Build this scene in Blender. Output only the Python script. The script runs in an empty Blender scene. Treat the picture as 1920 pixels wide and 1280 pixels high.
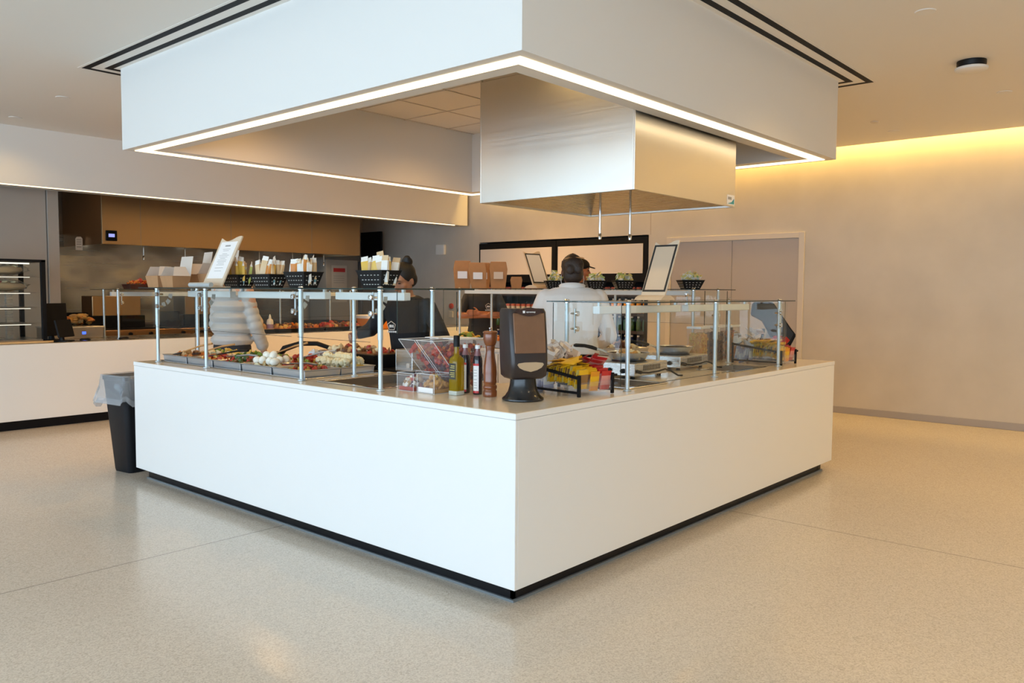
import bpy, bmesh, math, random
from mathutils import Vector, Matrix, Euler
PI = math.pi
sc = bpy.context.scene
COL = sc.collection
rnd = random.Random(7)

# ------------------------------------------------------------------ helpers
class MB:
    """collects geometry (with material slots) for ONE mesh object"""
    def __init__(s): s.v = []; s.f = []; s.m = []
    def add(s, vs, fs, m=0, T=None):
        b = len(s.v)
        s.v += [tuple(T @ Vector(p)) for p in vs] if T is not None else [tuple(p) for p in vs]
        for f in fs: s.f.append(tuple(i + b for i in f)); s.m.append(m)
        return s
    def box(s, x0, x1, y0, y1, z0, z1, m=0, T=None):
        vs = [(x, y, z) for z in (z0, z1) for y in (y0, y1) for x in (x0, x1)]
        return s.add(vs, [(0,2,3,1), (4,5,7,6), (0,1,5,4), (2,6,7,3), (0,4,6,2), (1,3,7,5)], m, T)
    def cbox(s, c, sz, m=0, R=None):
        T = Matrix.Translation(c) @ (R.to_4x4() if R is not None else Matrix.Identity(4))
        a, b, d = sz[0]/2, sz[1]/2, sz[2]/2
        return s.box(-a, a, -b, b, -d, d, m, T)
    def loft(s, rings, m=0, cap=True, T=None, close=True):
        n = len(rings[0]); vs = [p for r in rings for p in r]; fs = []
        for i in range(len(rings) - 1):
            for j in range(n if close else n - 1):
                k = (j + 1) % n
                fs.append((i*n + j, i*n + k, (i+1)*n + k, (i+1)*n + j))
        if cap:
            fs.append(tuple(range(n))[::-1]); fs.append(tuple((len(rings)-1)*n + j for j in range(n)))
        return s.add(vs, fs, m, T)
    def lathe(s, prof, n=24, m=0, T=None, c=(0,0,0), cap=True, sx=1, sy=1):
        rings = [[(c[0] + r*sx*math.cos(2*PI*j/n), c[1] + r*sy*math.sin(2*PI*j/n), c[2] + z) for j in range(n)] for r, z in prof]
        return s.loft(rings, m, cap, T)
    def tube(s, pts, r, n=8, m=0, T=None, cap=True, sq=False):
        pts = [Vector(p) for p in pts]; rings = []; up = None
        rr = r if isinstance(r, (list, tuple)) else [r]*len(pts)
        for i, p in enumerate(pts):
            t = (pts[min(i+1, len(pts)-1)] - pts[max(i-1, 0)]).normalized()
            if up is None:
                up = Vector((0,0,1)) if abs(t.z) < .9 else Vector((1,0,0))
            a = t.cross(up).normalized(); up = a.cross(t).normalized()
            o = PI/n if sq else 0; k = rr[i]*(1.414 if sq else 1)
            rings.append([tuple(p + k*(a*math.cos(2*PI*j/n + o) + up*math.sin(2*PI*j/n + o))) for j in range(n)])
        return s.loft(rings, m, cap, T)
    def ell(s, c, r, m=0, nu=16, nv=10, T=None, R=None):
        if not isinstance(r, (tuple, list)): r = (r, r, r)
        M = Matrix.Translation(c) @ (R.to_4x4() if R is not None else Matrix.Identity(4))
        if T is not None: M = T @ M
        vs = [(0, 0, -r[2])]
        for i in range(1, nv):
            a = -PI/2 + PI*i/nv
            for j in range(nu):
                b = 2*PI*j/nu
                vs.append((r[0]*math.cos(a)*math.cos(b), r[1]*math.cos(a)*math.sin(b), r[2]*math.sin(a)))
        vs.append((0, 0, r[2])); fs = []
        for j in range(nu):
            k = (j+1) % nu
            fs.append((0, 1+k, 1+j))
            for i in range(nv-2): fs.append((1+i*nu+j, 1+i*nu+k, 1+(i+1)*nu+k, 1+(i+1)*nu+j))
            fs.append((1+(nv-2)*nu+j, 1+(nv-2)*nu+k, len(vs)-1))
        return s.add(vs, fs, m, M)
    def blob(s, c, r, amt=.25, m=0, seed=0, nu=8, nv=6, R=None):
        q = random.Random(seed); b = len(s.v); s.ell(c, r, m, nu, nv, R=R); C = Vector(c)
        for i in range(b, len(s.v)):
            s.v[i] = tuple(C + (Vector(s.v[i]) - C)*(1 + amt*(q.random()*2 - 1)))
        return s
    def caps(s, p0, p1, r0, r1=None, n=14, m=0):
        r1 = r0 if r1 is None else r1
        p0, p1 = Vector(p0), Vector(p1); t = p1 - p0; L = t.length
        if L < 1e-6: return s.ell(p0, r0, m, n, 8)
        q = t.to_track_quat('Z', 'Y').to_matrix().to_4x4(); q.translation = p0
        prof = [(r0*math.cos(a), r0*math.sin(a)) for a in [-PI/2*.98, -PI/3, -PI/6, 0]] + [(r1*math.cos(a), L + r1*math.sin(a)) for a in [0, PI/6, PI/3, PI/2*.98]]
        return s.lathe(prof, n, m, q)
    def sheet(s, poly, th, m=0, T=None):
        """flat outline (x,y) extruded to thickness th in z"""
        n = len(poly); vs = [(x, y, 0) for x, y in poly] + [(x, y, th) for x, y in poly]
        fs = [tuple(range(n))[::-1], tuple(range(n, 2*n))] + [(i, (i+1) % n, n + (i+1) % n, n + i) for i in range(n)]
        return s.add(vs, fs, m, T)
    def slab(s, xs, ys, z0, z1, solid, m=0):
        """grid slab: cell (i,j) is kept when solid(xc,yc)"""
        nx, ny = len(xs)-1, len(ys)-1
        on = [[bool(solid((xs[i]+xs[i+1])/2, (ys[j]+ys[j+1])/2)) for j in range(ny)] for i in range(nx)]
        ok = lambda i, j: 0 <= i < nx and 0 <= j < ny and on[i][j]
        for i in range(nx):
            for j in range(ny):
                if not on[i][j]: continue
                a, b, c, d = xs[i], xs[i+1], ys[j], ys[j+1]
                s.add([(a,c,z1),(b,c,z1),(b,d,z1),(a,d,z1)], [(0,1,2,3)], m)
                s.add([(a,c,z0),(b,c,z0),(b,d,z0),(a,d,z0)], [(3,2,1,0)], m)
                if not ok(i-1,j): s.add([(a,c,z0),(a,c,z1),(a,d,z1),(a,d,z0)], [(0,1,2,3)], m)
                if not ok(i+1,j): s.add([(b,c,z0),(b,d,z0),(b,d,z1),(b,c,z1)], [(0,1,2,3)], m)
                if not ok(i,j-1): s.add([(a,c,z0),(b,c,z0),(b,c,z1),(a,c,z1)], [(0,1,2,3)], m)
                if not ok(i,j+1): s.add([(a,d,z0),(a,d,z1),(b,d,z1),(b,d,z0)], [(0,1,2,3)], m)
        return s
    def build(s, name, mats, parent=None, loc=None, rz=0, smooth=40, bevel=0, seg=2, weld=False, rot=None):
        me = bpy.data.meshes.new(name); me.from_pydata(s.v, [], s.f)
        mats = mats if isinstance(mats, (list, tuple)) else [mats]
        for mt in mats: me.materials.append(mt)
        me.polygons.foreach_set('material_index', s.m)
        bm = bmesh.new(); bm.from_mesh(me)
        if weld: bmesh.ops.remove_doubles(bm, verts=bm.verts, dist=1e-5)
        bmesh.ops.recalc_face_normals(bm, faces=bm.faces); bm.to_mesh(me); bm.free()
        if smooth:
            me.polygons.foreach_set('use_smooth', [True]*len(me.polygons)); me.set_sharp_from_angle(angle=math.radians(smooth))
        me.update()
        o = bpy.data.objects.new(name, me); COL.objects.link(o)
        if parent is not None: o.parent = parent
        if loc is not None: o.location = loc
        if rot is not None: o.rotation_euler = rot
        elif rz: o.rotation_euler = (0, 0, rz)
        if bevel:
            md = o.modifiers.new('bevel', 'BEVEL'); md.width = bevel; md.segments = seg; md.limit_method = 'ANGLE'; md.angle_limit = math.radians(50)
            md.harden_normals = False
        return o

def tag(o, label=None, cat=None, group=None, kind=None):
    if label: o['label'] = label
    if cat: o['category'] = cat
    if group: o['group'] = group
    if kind: o['kind'] = kind
    return o
def thing(name, label, cat, loc=(0,0,0), rz=0, group=None, rot=None):
    o = bpy.data.objects.new(name, None); COL.objects.link(o); o.empty_display_size = .05
    o.location = loc; o.rotation_euler = rot if rot is not None else (0, 0, rz)
    return tag(o, label, cat, group)
def struct(o): o['kind'] = 'structure'; return o
def copy_tree(o, parent=None):
    c = o.copy(); COL.objects.link(c)
    if parent is not None: c.parent = parent
    for ch in [x for x in o.children]: copy_tree(ch, c)
    return c
def RX(a): return Matrix.Rotation(a, 3, 'X')
def RY(a): return Matrix.Rotation(a, 3, 'Y')
def RZ(a): return Matrix.Rotation(a, 3, 'Z')
def text(body, size, mat, parent, M, name='lettering', th=.0006, align='CENTER'):
    cu = bpy.data.curves.new(name, 'FONT'); cu.body = body; cu.size = size; cu.extrude = th; cu.align_x = align; cu.align_y = 'CENTER'
    t = bpy.data.objects.new(name + '_curve', cu); COL.objects.link(t)
    dg = bpy.context.evaluated_depsgraph_get(); me = bpy.data.meshes.new_from_object(t.evaluated_get(dg))
    bpy.data.objects.remove(t); me.name = name; me.materials.clear(); me.materials.append(mat)
    o = bpy.data.objects.new(name, me); COL.objects.link(o)
    if parent is not None: o.parent = parent
    o.matrix_local = M
    return o

# ------------------------------------------------------------------ materials
def _pbsdf(name):
    m = bpy.data.materials.new(name); m.use_nodes = True
    return m, m.node_tree, m.node_tree.nodes['Principled BSDF']
def mat(name, col, rough=.5, metal=0, spec=.5, emit=None, es=0, trans=0, coat=0, bump=0, bscale=50, var=0, vscale=8, sss=0, sheen=0):
    m, nt, p = _pbsdf(name); c = (*col, 1)
    p.inputs['Base Color'].default_value = c; p.inputs['Roughness'].default_value = rough; p.inputs['Metallic'].default_value = metal
    p.inputs['Specular IOR Level'].default_value = spec; p.inputs['Coat Weight'].default_value = coat; p.inputs['Coat Roughness'].default_value = .08
    if emit: p.inputs['Emission Color'].default_value = (*emit, 1); p.inputs['Emission Strength'].default_value = es
    if sss: p.inputs['Subsurface Weight'].default_value = sss; p.inputs['Subsurface Radius'].default_value = (.02,.01,.006)
    if sheen: p.inputs['Sheen Weight'].default_value = sheen
    if bump or var:
        tc = nt.nodes.new('ShaderNodeTexCoord')
    if var:
        n = nt.nodes.new('ShaderNodeTexNoise'); n.inputs['Scale'].default_value = vscale; n.inputs['Detail'].default_value = 4
        nt.links.new(tc.outputs['Object'], n.inputs['Vector'])
        r = nt.nodes.new('ShaderNodeValToRGB'); r.color_ramp.elements[0].position = .3; r.color_ramp.elements[1].position = .7
        r.color_ramp.elements[0].color = tuple(max(0, x*(1-var)) for x in col) + (1,); r.color_ramp.elements[1].color = tuple(min(1, x*(1+var)) for x in col) + (1,)
        nt.links.new(n.outputs['Fac'], r.inputs['Fac']); nt.links.new(r.outputs['Color'], p.inputs['Base Color'])
    if bump:
        n = nt.nodes.new('ShaderNodeTexNoise'); n.inputs['Scale'].default_value = bscale; n.inputs['Detail'].default_value = 3
        nt.links.new(tc.outputs['Object'], n.inputs['Vector'])
        b = nt.nodes.new('ShaderNodeBump'); b.inputs['Strength'].default_value = bump; b.inputs['Distance'].default_value = .01
        nt.links.new(n.outputs['Fac'], b.inputs['Height']); nt.links.new(b.outputs['Normal'], p.inputs['Normal'])
    return m
def glassy(name, tint, ior=1.5, rough=0, gl=1.0, base=None, basefac=0):
    """clear sheet: straight transmission plus Fresnel reflection"""
    m = bpy.data.materials.new(name); m.use_nodes = True; nt = m.node_tree; nt.nodes.clear()
    o = nt.nodes.new('ShaderNodeOutputMaterial'); mix = nt.nodes.new('ShaderNodeMixShader'); t = nt.nodes.new('ShaderNodeBsdfTransparent')
    g = nt.nodes.new('ShaderNodeBsdfGlossy'); fr = nt.nodes.new('ShaderNodeFresnel'); fr.inputs['IOR'].default_value = ior
    t.inputs['Color'].default_value = (*tint, 1); g.inputs['Roughness'].default_value = rough
    k = nt.nodes.new('ShaderNodeMath'); k.operation = 'MULTIPLY'; k.inputs[1].default_value = gl
    ge = nt.nodes.new('ShaderNodeNewGeometry'); ib = nt.nodes.new('ShaderNodeMath'); ib.operation = 'SUBTRACT'; ib.inputs[0].default_value = 1
    nt.links.new(ge.outputs['Backfacing'], ib.inputs[1]); k2 = nt.nodes.new('ShaderNodeMath'); k2.operation = 'MULTIPLY'
    nt.links.new(fr.outputs[0], k.inputs[0]); nt.links.new(k.outputs[0], k2.inputs[0]); nt.links.new(ib.outputs[0], k2.inputs[1]); nt.links.new(k2.outputs[0], mix.inputs[0])
    src = t.outputs[0]
    if base:
        d = nt.nodes.new('ShaderNodeBsdfDiffuse'); d.inputs['Color'].default_value = (*base, 1); m2 = nt.nodes.new('ShaderNodeMixShader'); m2.inputs[0].default_value = basefac
        nt.links.new(t.outputs[0], m2.inputs[1]); nt.links.new(d.outputs[0], m2.inputs[2]); src = m2.outputs[0]
    nt.links.new(src, mix.inputs[1]); nt.links.new(g.outputs[0], mix.inputs[2]); nt.links.new(mix.outputs[0], o.inputs['Surface'])
    return m
def steel(name, col, rough=.28, scale=(2, 2, 240), bump=.02, metal=1):
    """brushed metal: streaked roughness"""
    m, nt, p = _pbsdf(name); p.inputs['Metallic'].default_value = metal
    tc = nt.nodes.new('ShaderNodeTexCoord'); mp = nt.nodes.new('ShaderNodeMapping'); mp.inputs['Scale'].default_value = scale
    n = nt.nodes.new('ShaderNodeTexNoise'); n.inputs['Scale'].default_value = 1.5; n.inputs['Detail'].default_value = 5
    nt.links.new(tc.outputs['Object'], mp.inputs[0]); nt.links.new(mp.outputs[0], n.inputs['Vector'])
    r = nt.nodes.new('ShaderNodeMapRange'); r.inputs['To Min'].default_value = rough*.8; r.inputs['To Max'].default_value = rough*1.25
    nt.links.new(n.outputs['Fac'], r.inputs['Value']); nt.links.new(r.outputs['Result'], p.inputs['Roughness'])
    p.inputs['Base Color'].default_value = (*col, 1)
    if bump:
        n2 = nt.nodes.new('ShaderNodeTexNoise'); n2.inputs['Scale'].default_value = 2.2; n2.inputs['Detail'].default_value = 1
        nt.links.new(tc.outputs['Object'], n2.inputs['Vector'])
        b = nt.nodes.new('ShaderNodeBump'); b.inputs['Strength'].default_value = bump; b.inputs['Distance'].default_value = .1
        nt.links.new(n2.outputs['Fac'], b.inputs['Height']); nt.links.new(b.outputs['Normal'], p.inputs['Normal'])
    return m
def emis(name, col, s):
    m = bpy.data.materials.new(name); m.use_nodes = True; nt = m.node_tree; nt.nodes.clear()
    o = nt.nodes.new('ShaderNodeOutputMaterial'); e = nt.nodes.new('ShaderNodeEmission'); e.inputs['Color'].default_value = (*col, 1); e.inputs['Strength'].default_value = s
    nt.links.new(e.outputs[0], o.inputs['Surface']); return m

M = {}
M['white'] = mat('white_solid_surface', (.83,.83,.815), .28, spec=.4)
M['top'] = mat('quartz_worktop', (.78,.675,.52), .16, spec=.5, var=.03, vscale=60)
M['black'] = mat('black_plastic', (.008,.008,.009), .42, spec=.22)
M['blackm'] = mat('black_matte', (.006,.006,.007), .6, spec=.18)
M['plinth'] = mat('black_laminate', (.007,.007,.009), .3, spec=.2)
M['paint'] = mat('white_paint', (.80,.785,.75), .6, spec=.3)
M['ceil'] = mat('ceiling_paint', (.82,.79,.735), .7, spec=.2)
M['beige'] = mat('beige_wall_covering', (.585,.545,.485), .55, spec=.25, var=.05, vscale=2.2, bump=.05, bscale=30)
M['panel'] = mat('taupe_wall_panel', (.48,.42,.36), .55, spec=.25, var=.02, vscale=3)
M['door'] = mat('door_paint', (.47,.43,.40), .5, spec=.3)
M['trimw'] = mat('cream_trim', (.66,.60,.52), .45)
M['base'] = mat('grey_baseboard', (.36,.335,.33), .5)
M['steel'] = steel('brushed_stainless', (.62,.61,.59), .27)
M['steelh'] = steel('hood_stainless', (.76,.745,.70), .31, (.6, .6, 120), .035)
M['steeld'] = steel('dark_stainless', (.34,.31,.28), .3)
M['chrome'] = mat('polished_metal', (.75,.76,.77), .12, 1)
M['alu'] = mat('satin_aluminium', (.56,.63,.66), .42, .55)
M['panst'] = mat('pan_steel', (.56,.58,.61), .32, .8)
M['glass'] = glassy('clear_glass', (.975,.99,.985), 1.5, 0, .8)
M['glasse'] = mat('glass_edge', (.02,.035,.03), .1)
M['acryl'] = glassy('clear_acrylic', (.98,.98,.985), 1.45, .02, .8, (.9,.9,.92), .05)
M['acrye'] = mat('acrylic_edge', (.75,.77,.78), .2)
M['strip'] = emis('led_strip', (1, .78, .48), 3.2)
M['strip2'] = emis('led_strip_kitchen', (1, .76, .42), 3.5)
M['cove'] = emis('cove_strip', (1, .62, .18), 5)
M['lampd'] = emis('downlight_lens', (1, .85, .6), 7)
M['lampb'] = mat('light_bar_housing', (.74,.78,.78), .35, spec=.5)
M['kraft'] = mat('kraft_card', (.42,.23,.11), .75, spec=.2, var=.06, vscale=14)
M['kraftw'] = mat('white_card', (.62,.55,.48), .65)
M['paper'] = mat('white_paper', (.86,.85,.84), .7, spec=.2)
M['cream'] = mat('cream_board', (.66,.54,.40), .5)
M['ink'] = mat('black_ink', (.02,.02,.02), .6)
M['greytxt'] = mat('grey_ink', (.35,.34,.33), .6)
M['window'] = glassy('window_glass', (.97,.985,.985), 1.5, 0, .6)

# terrazzo with two divider joints
def terrazzo():
    m, nt, p = _pbsdf('terrazzo'); L = nt.links.new; N = nt.nodes.new
    tc = N('ShaderNodeTexCoord'); v1 = N('ShaderNodeTexVoronoi'); v1.inputs['Scale'].default_value = 170
    L(tc.outputs['Object'], v1.inputs['Vector'])
    r1 = N('ShaderNodeValToRGB'); e = r1.color_ramp; e.elements[0].position = 0; e.elements[0].color = (.50,.44,.365,1); e.elements[1].position = 1; e.elements[1].color = (.68,.62,.53,1)
    q = e.elements.new(.35); q.color = (.58,.52,.44,1); q = e.elements.new(.7); q.color = (.64,.58,.495,1)
    sep = N('ShaderNodeSeparateColor'); L(v1.outputs['Color'], sep.inputs[0]); L(sep.outputs[0], r1.inputs['Fac'])
    n = N('ShaderNodeTexNoise'); n.inputs['Scale'].default_value = .7; n.inputs['Detail'].default_value = 3; L(tc.outputs['Object'], n.inputs['Vector'])
    mx = N('ShaderNodeMix'); mx.data_type = 'RGBA'; mx.blend_type = 'MULTIPLY'; mx.inputs[0].default_value = 1
    mr = N('ShaderNodeMapRange'); mr.inputs['To Min'].default_value = .92; mr.inputs['To Max'].default_value = 1.06; L(n.outputs['Fac'], mr.inputs['Value'])
    L(r1.outputs['Color'], mx.inputs[6]); L(mr.outputs['Result'], mx.inputs[7])
    sx = N('ShaderNodeSeparateXYZ'); L(tc.outputs['Object'], sx.inputs[0])
    def joint(ax, at):
        a = N('ShaderNodeMath'); a.operation = 'SUBTRACT'; a.inputs[1].default_value = at; L(sx.outputs[ax], a.inputs[0])
        b = N('ShaderNodeMath'); b.operation = 'ABSOLUTE'; L(a.outputs[0], b.inputs[0])
        c = N('ShaderNodeMath'); c.operation = 'LESS_THAN'; c.inputs[1].default_value = .004; L(b.outputs[0], c.inputs[0]); return c
    j = N('ShaderNodeMath'); j.operation = 'MAXIMUM'; L(joint(1, 1.95).outputs[0], j.inputs[0]); L(joint(0, 2.26).outputs[0], j.inputs[1])
    m2 = N('ShaderNodeMix'); m2.data_type = 'RGBA'; L(j.outputs[0], m2.inputs[0]); L(mx.outputs[2], m2.inputs[6]); m2.inputs[7].default_value = (.30,.27,.235,1)
    L(m2.outputs[2], p.inputs['Base Color']); p.inputs['Roughness'].default_value = .2; p.inputs['Specular IOR Level'].default_value = .45
    return m
M['floor'] = terrazzo()

# ------------------------------------------------------------------ room shell
CEIL = 3.21
X1, X0, Y0, Y1 = 7.37, -8.0, -7.0, 10.4
struct(MB().box(X0-.3, X1+.3, Y0-.3, Y1+.3, -.2, 0).box(X1+.3, X1+.9, 3.78, 7.34, -.2, 0).build('floor', M['floor'], smooth=0))
BX0, BX1, BY0, BY1, BZ = .108, 4.103, .07, 4.265, 2.571        # bulkhead over the island
def not_slot(x, y): return x < 7.17 or y > 7.47
struct(MB().slab([X0-.3, 7.17, X1+.3], [Y0-.3, 7.47, Y1+.3], CEIL, CEIL+.06, not_slot).build('ceiling', M['ceil'], smooth=0))
struct(MB().box(7.12, X1+.3, Y0-.3, 7.5, CEIL+.34, CEIL+.4).box(7.11, 7.17, Y0-.3, 7.5, CEIL+.06, CEIL+.4).build('ceiling_cove', M['ceil'], smooth=0))
NY0, NY1, NZ = 3.88, 7.24, 2.295                # niche for the drinks fridges
struct(MB().box(X1, X1+.2, Y0-.2, NY0, 0, CEIL+.4).box(X1, X1+.2, NY1, Y1+.2, 0, CEIL+.4).box(X1, X1+.2, NY0, NY1, NZ, CEIL+.4).build('wall_right', M['beige'], smooth=0))
struct(MB().box(X1+.2, X1+.9, NY0-.1, NY0, 0, NZ+.1).box(X1+.2, X1+.9, NY1, NY1+.1, 0, NZ+.1).box(X1+.2, X1+.9, NY0, NY1, NZ, NZ+.1).box(X1+.85, X1+.9, NY0, NY1, 0, NZ).build('wall_niche', M['blackm'], smooth=0))
struct(MB().box(X0-.2, X1+.2, Y1, Y1+.2, 0, CEIL+.1).build('wall_kitchen', M['panel'], smooth=0))
struct(MB().box(X0-.2, X1+.2, Y0-.2, Y0, 0, .12).box(X0-.2, X1+.2, Y0-.2, Y0, 3.0, CEIL+.1).box(-4.75, X1+.2, Y0-.2, Y0, .12, 3.0).build('wall_front', M['paint'], smooth=0))
for i in range(2):  # unseen front windows, added so daylight reaches the counter's right face
    a, b = -8 + 1.625*i, -8 + 1.625*(i+1)
    w = MB(); w.box(a, a+.05, Y0-.14, Y0-.04, .12, 3.0); w.box(b-.05, b, Y0-.14, Y0-.04, .12, 3.0); w.box(a, b, Y0-.14, Y0-.04, .12, .18); w.box(a, b, Y0-.14, Y0-.04, 2.94, 3.0); w.box(a, b, Y0-.12, Y0-.06, 2.2, 2.25)
    wf = struct(w.build('window_%d' % (i+11), M['blackm'], smooth=0))
    MB().box(a+.05, b-.05, Y0-.095, Y0-.087, .18, 2.94).build('glazing', M['window'], wf, smooth=0)
wl = MB(); wl.box(X0-.2, X0, Y0-.2, Y1+.2, 0, .12); wl.box(X0-.2, X0, Y0-.2, Y1+.2, 3.0, CEIL+.1); wl.box(X0-.2, X0, 9.2, Y1+.2, .12, 3.0)
struct(wl.build('wall_left', M['paint'], smooth=0))
wy = [-7.0 + 1.62*i for i in range(11)]
for i in range(10):
    a, b = wy[i], wy[i+1]
    w = MB(); w.box(X0-.14, X0-.04, a, a+.05, .12, 3.0); w.box(X0-.14, X0-.04, b-.05, b, .12, 3.0); w.box(X0-.14, X0-.04, a, b, .12, .18); w.box(X0-.14, X0-.04, a, b, 2.94, 3.0); w.box(X0-.12, X0-.06, a, b, 2.2, 2.25)
    wf = struct(w.build('window_%d' % (i+1), M['blackm'], smooth=0))
    MB().box(X0-.095, X0-.087, a+.05, b-.05, .18, 2.94).build('glazing', M['window'], wf, smooth=0)
struct(MB().box(X1-.018, X1, Y0, 1.58, 0, .082).build('baseboard_right', M['base'], smooth=0, bevel=.004))
# flush double door in the right wall
df = MB(); df.box(X1-.03, X1, 1.60, 1.67, 0, 2.235); df.box(X1-.03, X1, 3.50, 3.57, 0, 2.235); df.box(X1-.03, X1, 1.67, 3.50, 2.165, 2.235)
dr = struct(df.build('door_1', M['trimw'], smooth=0, bevel=.004))
for a, b in ((1.675, 2.575), (2.582, 3.495)):
    MB().box(X1-.012, X1-.001, a, b, .01, 2.16).build('door_leaf', M['door'], dr, smooth=0, bevel=.002)
# wall joints (vertical reveals) right wall
struct(MB().box(X1-.002, X1-.0005, 3.846, 3.854, 2.29, 3.2).build('trim_1', mat('reveal', (.42,.35,.27), .6), smooth=0))
# kitchen soffit
SY = 7.47
struct(MB().box(X0, X1-.06, SY, SY+.30, 2.585, CEIL).build('wall_soffit', M['paint'], smooth=0))
kl = tag(MB().box(X0, 7.02, SY+.012, SY+.035, 2.577, 2.585).build('strip_light', M['strip2'], smooth=0), 'thin warm light strip under the edge of the kitchen soffit', 'light')
# kitchen left partition
pt = MB().box(X0, .93, 8.3, 8.5, 0, CEIL).box(.94, 1.06, 8.27, 8.5, 0, CEIL)
struct(pt.build('wall_partition', M['panel'], smooth=0))
# bulkhead ring
b = MB(); RW = .27
b.slab([BX0, BX0+RW, BX1-RW, BX1], [BY0, BY0+RW, BY1-RW, BY1], BZ, CEIL, lambda x, y: not (BX0+RW < x < BX1-RW and BY0+RW < y < BY1-RW))
bulk = struct(b.build('ceiling_bulkhead', M['paint'], smooth=0))
def ring(x0, x1, y0, y1, w, z0, z1):
    return MB().slab([x0, x0+w, x1-w, x1], [y0, y0+w, y1-w, y1], z0, z1, lambda x, y: not (x0+w < x < x1-w and y0+w < y < y1-w))
tag(ring(BX0+.068, BX1-.068, BY0+.068, BY1-.068, .085, BZ-.006, BZ-.0006).build('strip_light', M['strip'], smooth=0), 'square loop of glowing strip light set into the underside of the bulkhead', 'light')
# suspended tile ceiling inside the ring
tg = MB()
for i in range(7): tg.box(BX0+RW, BX1-RW, BY0+RW+.02+.6*i, BY0+RW+.035+.6*i, CEIL-.006, CEIL-.001)
for i in range(6): tg.box(BX0+RW+.05+.6*i, BX0+RW+.065+.6*i, BY0+RW, BY1-RW, CEIL-.006, CEIL-.001)
struct(tg.build('ceiling_grid', M['trimw'], smooth=0))
# linear slot diffuser around the bulkhead
dz = CEIL-.003
df = thing('slot_diffuser', 'black double line slot diffuser running round the bulkhead in the ceiling', 'air vent', (0,0,CEIL))
def lring(off, w, name, m, z0, z1): return ring(BX0-off, BX1+off, BY0-off, BY1+off, w, z0-CEIL, z1-CEIL).build(name, m, df, smooth=0)
lring(.235, .235, 'flange', M['ceil'], CEIL-.003, CEIL-.0006)
lring(.213, .05, 'slot', M['blackm'], CEIL-.004, CEIL-.001)
lring(.09, .05, 'slot', M['blackm'], CEIL-.004, CEIL-.001)

# downlights and added fill spots
LAMPS = []
def downlight(x, y, label, on=True, e=60):
    t = thing('recessed_downlight', label, 'ceiling light', (x, y, CEIL), group='recessed downlights in the ceiling')
    MB().lathe([(.04,-.004), (.058,-.005), (.062,0), (.04,0)], 24).build('trim_ring', M['paint'], t)
    MB().lathe([(.0005,-.0035), (.042,-.0035), (.042,-.001), (.0005,-.001)], 24).build('lens', M['lampd'] if on else M['paint'], t)
    l = bpy.data.lights.new('downlight', 'SPOT'); l.energy = e*1.1; l.color = (1, .62, .20); l.spot_size = math.radians(140); l.spot_blend = 1; l.shadow_soft_size = .05
    o = bpy.data.objects.new('downlight_or_fill_lamp', l); COL.objects.link(o); o.location = (x, y, CEIL-.03); LAMPS.append(o)
downlight(2.772, -.93, 'round recessed ceiling downlight nearest the black and white wireless puck on its front side')
downlight(5.389, -.887, 'round recessed ceiling downlight between the ceiling puck and the glowing wall')
downlight(6.58, .358, 'round recessed ceiling downlight close to the lit wall, next to a small sprinkler cap', e=14)
downlight(.193, 5.677, 'round recessed ceiling downlight over the aisle beside the end of the slot vent', e=30)
downlight(.217, 7.0, 'round recessed ceiling downlight right in front of the kitchen soffit', e=12)
for x, y, e in ((-2.2, -1.2, 30), (1.2, 9.1, 8), (-1.9, 3.0, 30), (.5, -3.0, 90), (3.4, -3.6, 120), (5.4, -3.4, 120), (5.0, -5.6, 120), (2.5,-5.6,120), (2.2, 5.6, 70), (4.4, 5.6, 90), (6.0, 5.6, 90), (5.6, 2.2, 60), (1.0, 3.2, 26), (2.9, 3.1, 26), (1.1, 1.1, 18)):  # spots without fixtures; those in aisle and bulkhead ring are added warm fill
    l = bpy.data.lights.new('downlight', 'SPOT'); l.energy = e*(1.9 if y > 4 else 2.2 if e < 30 and x > 0 else .74); l.color = (1, .53, .16) if y > 2 else (1, .80, .52) if x < 1 else (1, .64, .22); l.spot_size = math.radians(150); l.spot_blend = 1; l.shadow_soft_size = .05
    o = bpy.data.objects.new('downlight_or_fill_lamp', l); COL.objects.link(o); o.location = (x, y, CEIL-.03)
for x, y in ((5.941, .356),):
    tag(MB().lathe([(.001,-.012), (.035,-.012), (.042,-.004), (.045,0), (.001,0)], 20).build('sprinkler_cap', M['trimw'], loc=(x, y, CEIL)), 'small round concealed sprinkler cap on the ceiling by a downlight', 'sprinkler')
w = thing('wireless_access_point', 'round white disc on a dark base fixed under the right of the ceiling', 'ceiling device', (4.16, -.894, CEIL))
MB().lathe([(.001,-.055), (.085,-.055), (.1,-.03), (.1,0), (.001,0)], 28).build('base', M['black'], w)
MB().lathe([(.001,-.075), (.09,-.075), (.11,-.066), (.113,-.05), (.1,-.045), (.001,-.045)], 28).build('disc', M['paint'], w)

# cove strip along right wall
tag(MB().box(7.175, 7.20, Y0+.1, 7.3, CEIL+.12, CEIL+.16).build('strip_light', M['cove'], smooth=0), 'warm strip light hidden in the ceiling cove along the beige wall', 'light')
l = bpy.data.lights.new('cove', 'AREA'); l.shape = 'RECTANGLE'; l.size = 13.8; l.size_y = .06; l.energy = 140; l.color = (1, .60, .15)
o = bpy.data.objects.new('cove_lamp', l); COL.objects.link(o); o.location = (7.24, .05, CEIL+.2)
o.rotation_euler = Vector((.13, 0, -.35)).to_track_quat('-Z', 'Y').to_euler(); 
d = Vector((.13,0,-.35)).normalized(); yv = Vector((0,1,0)); zv = -d; o.rotation_euler = Matrix((yv, zv.cross(yv), zv)).transposed().to_euler()

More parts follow.
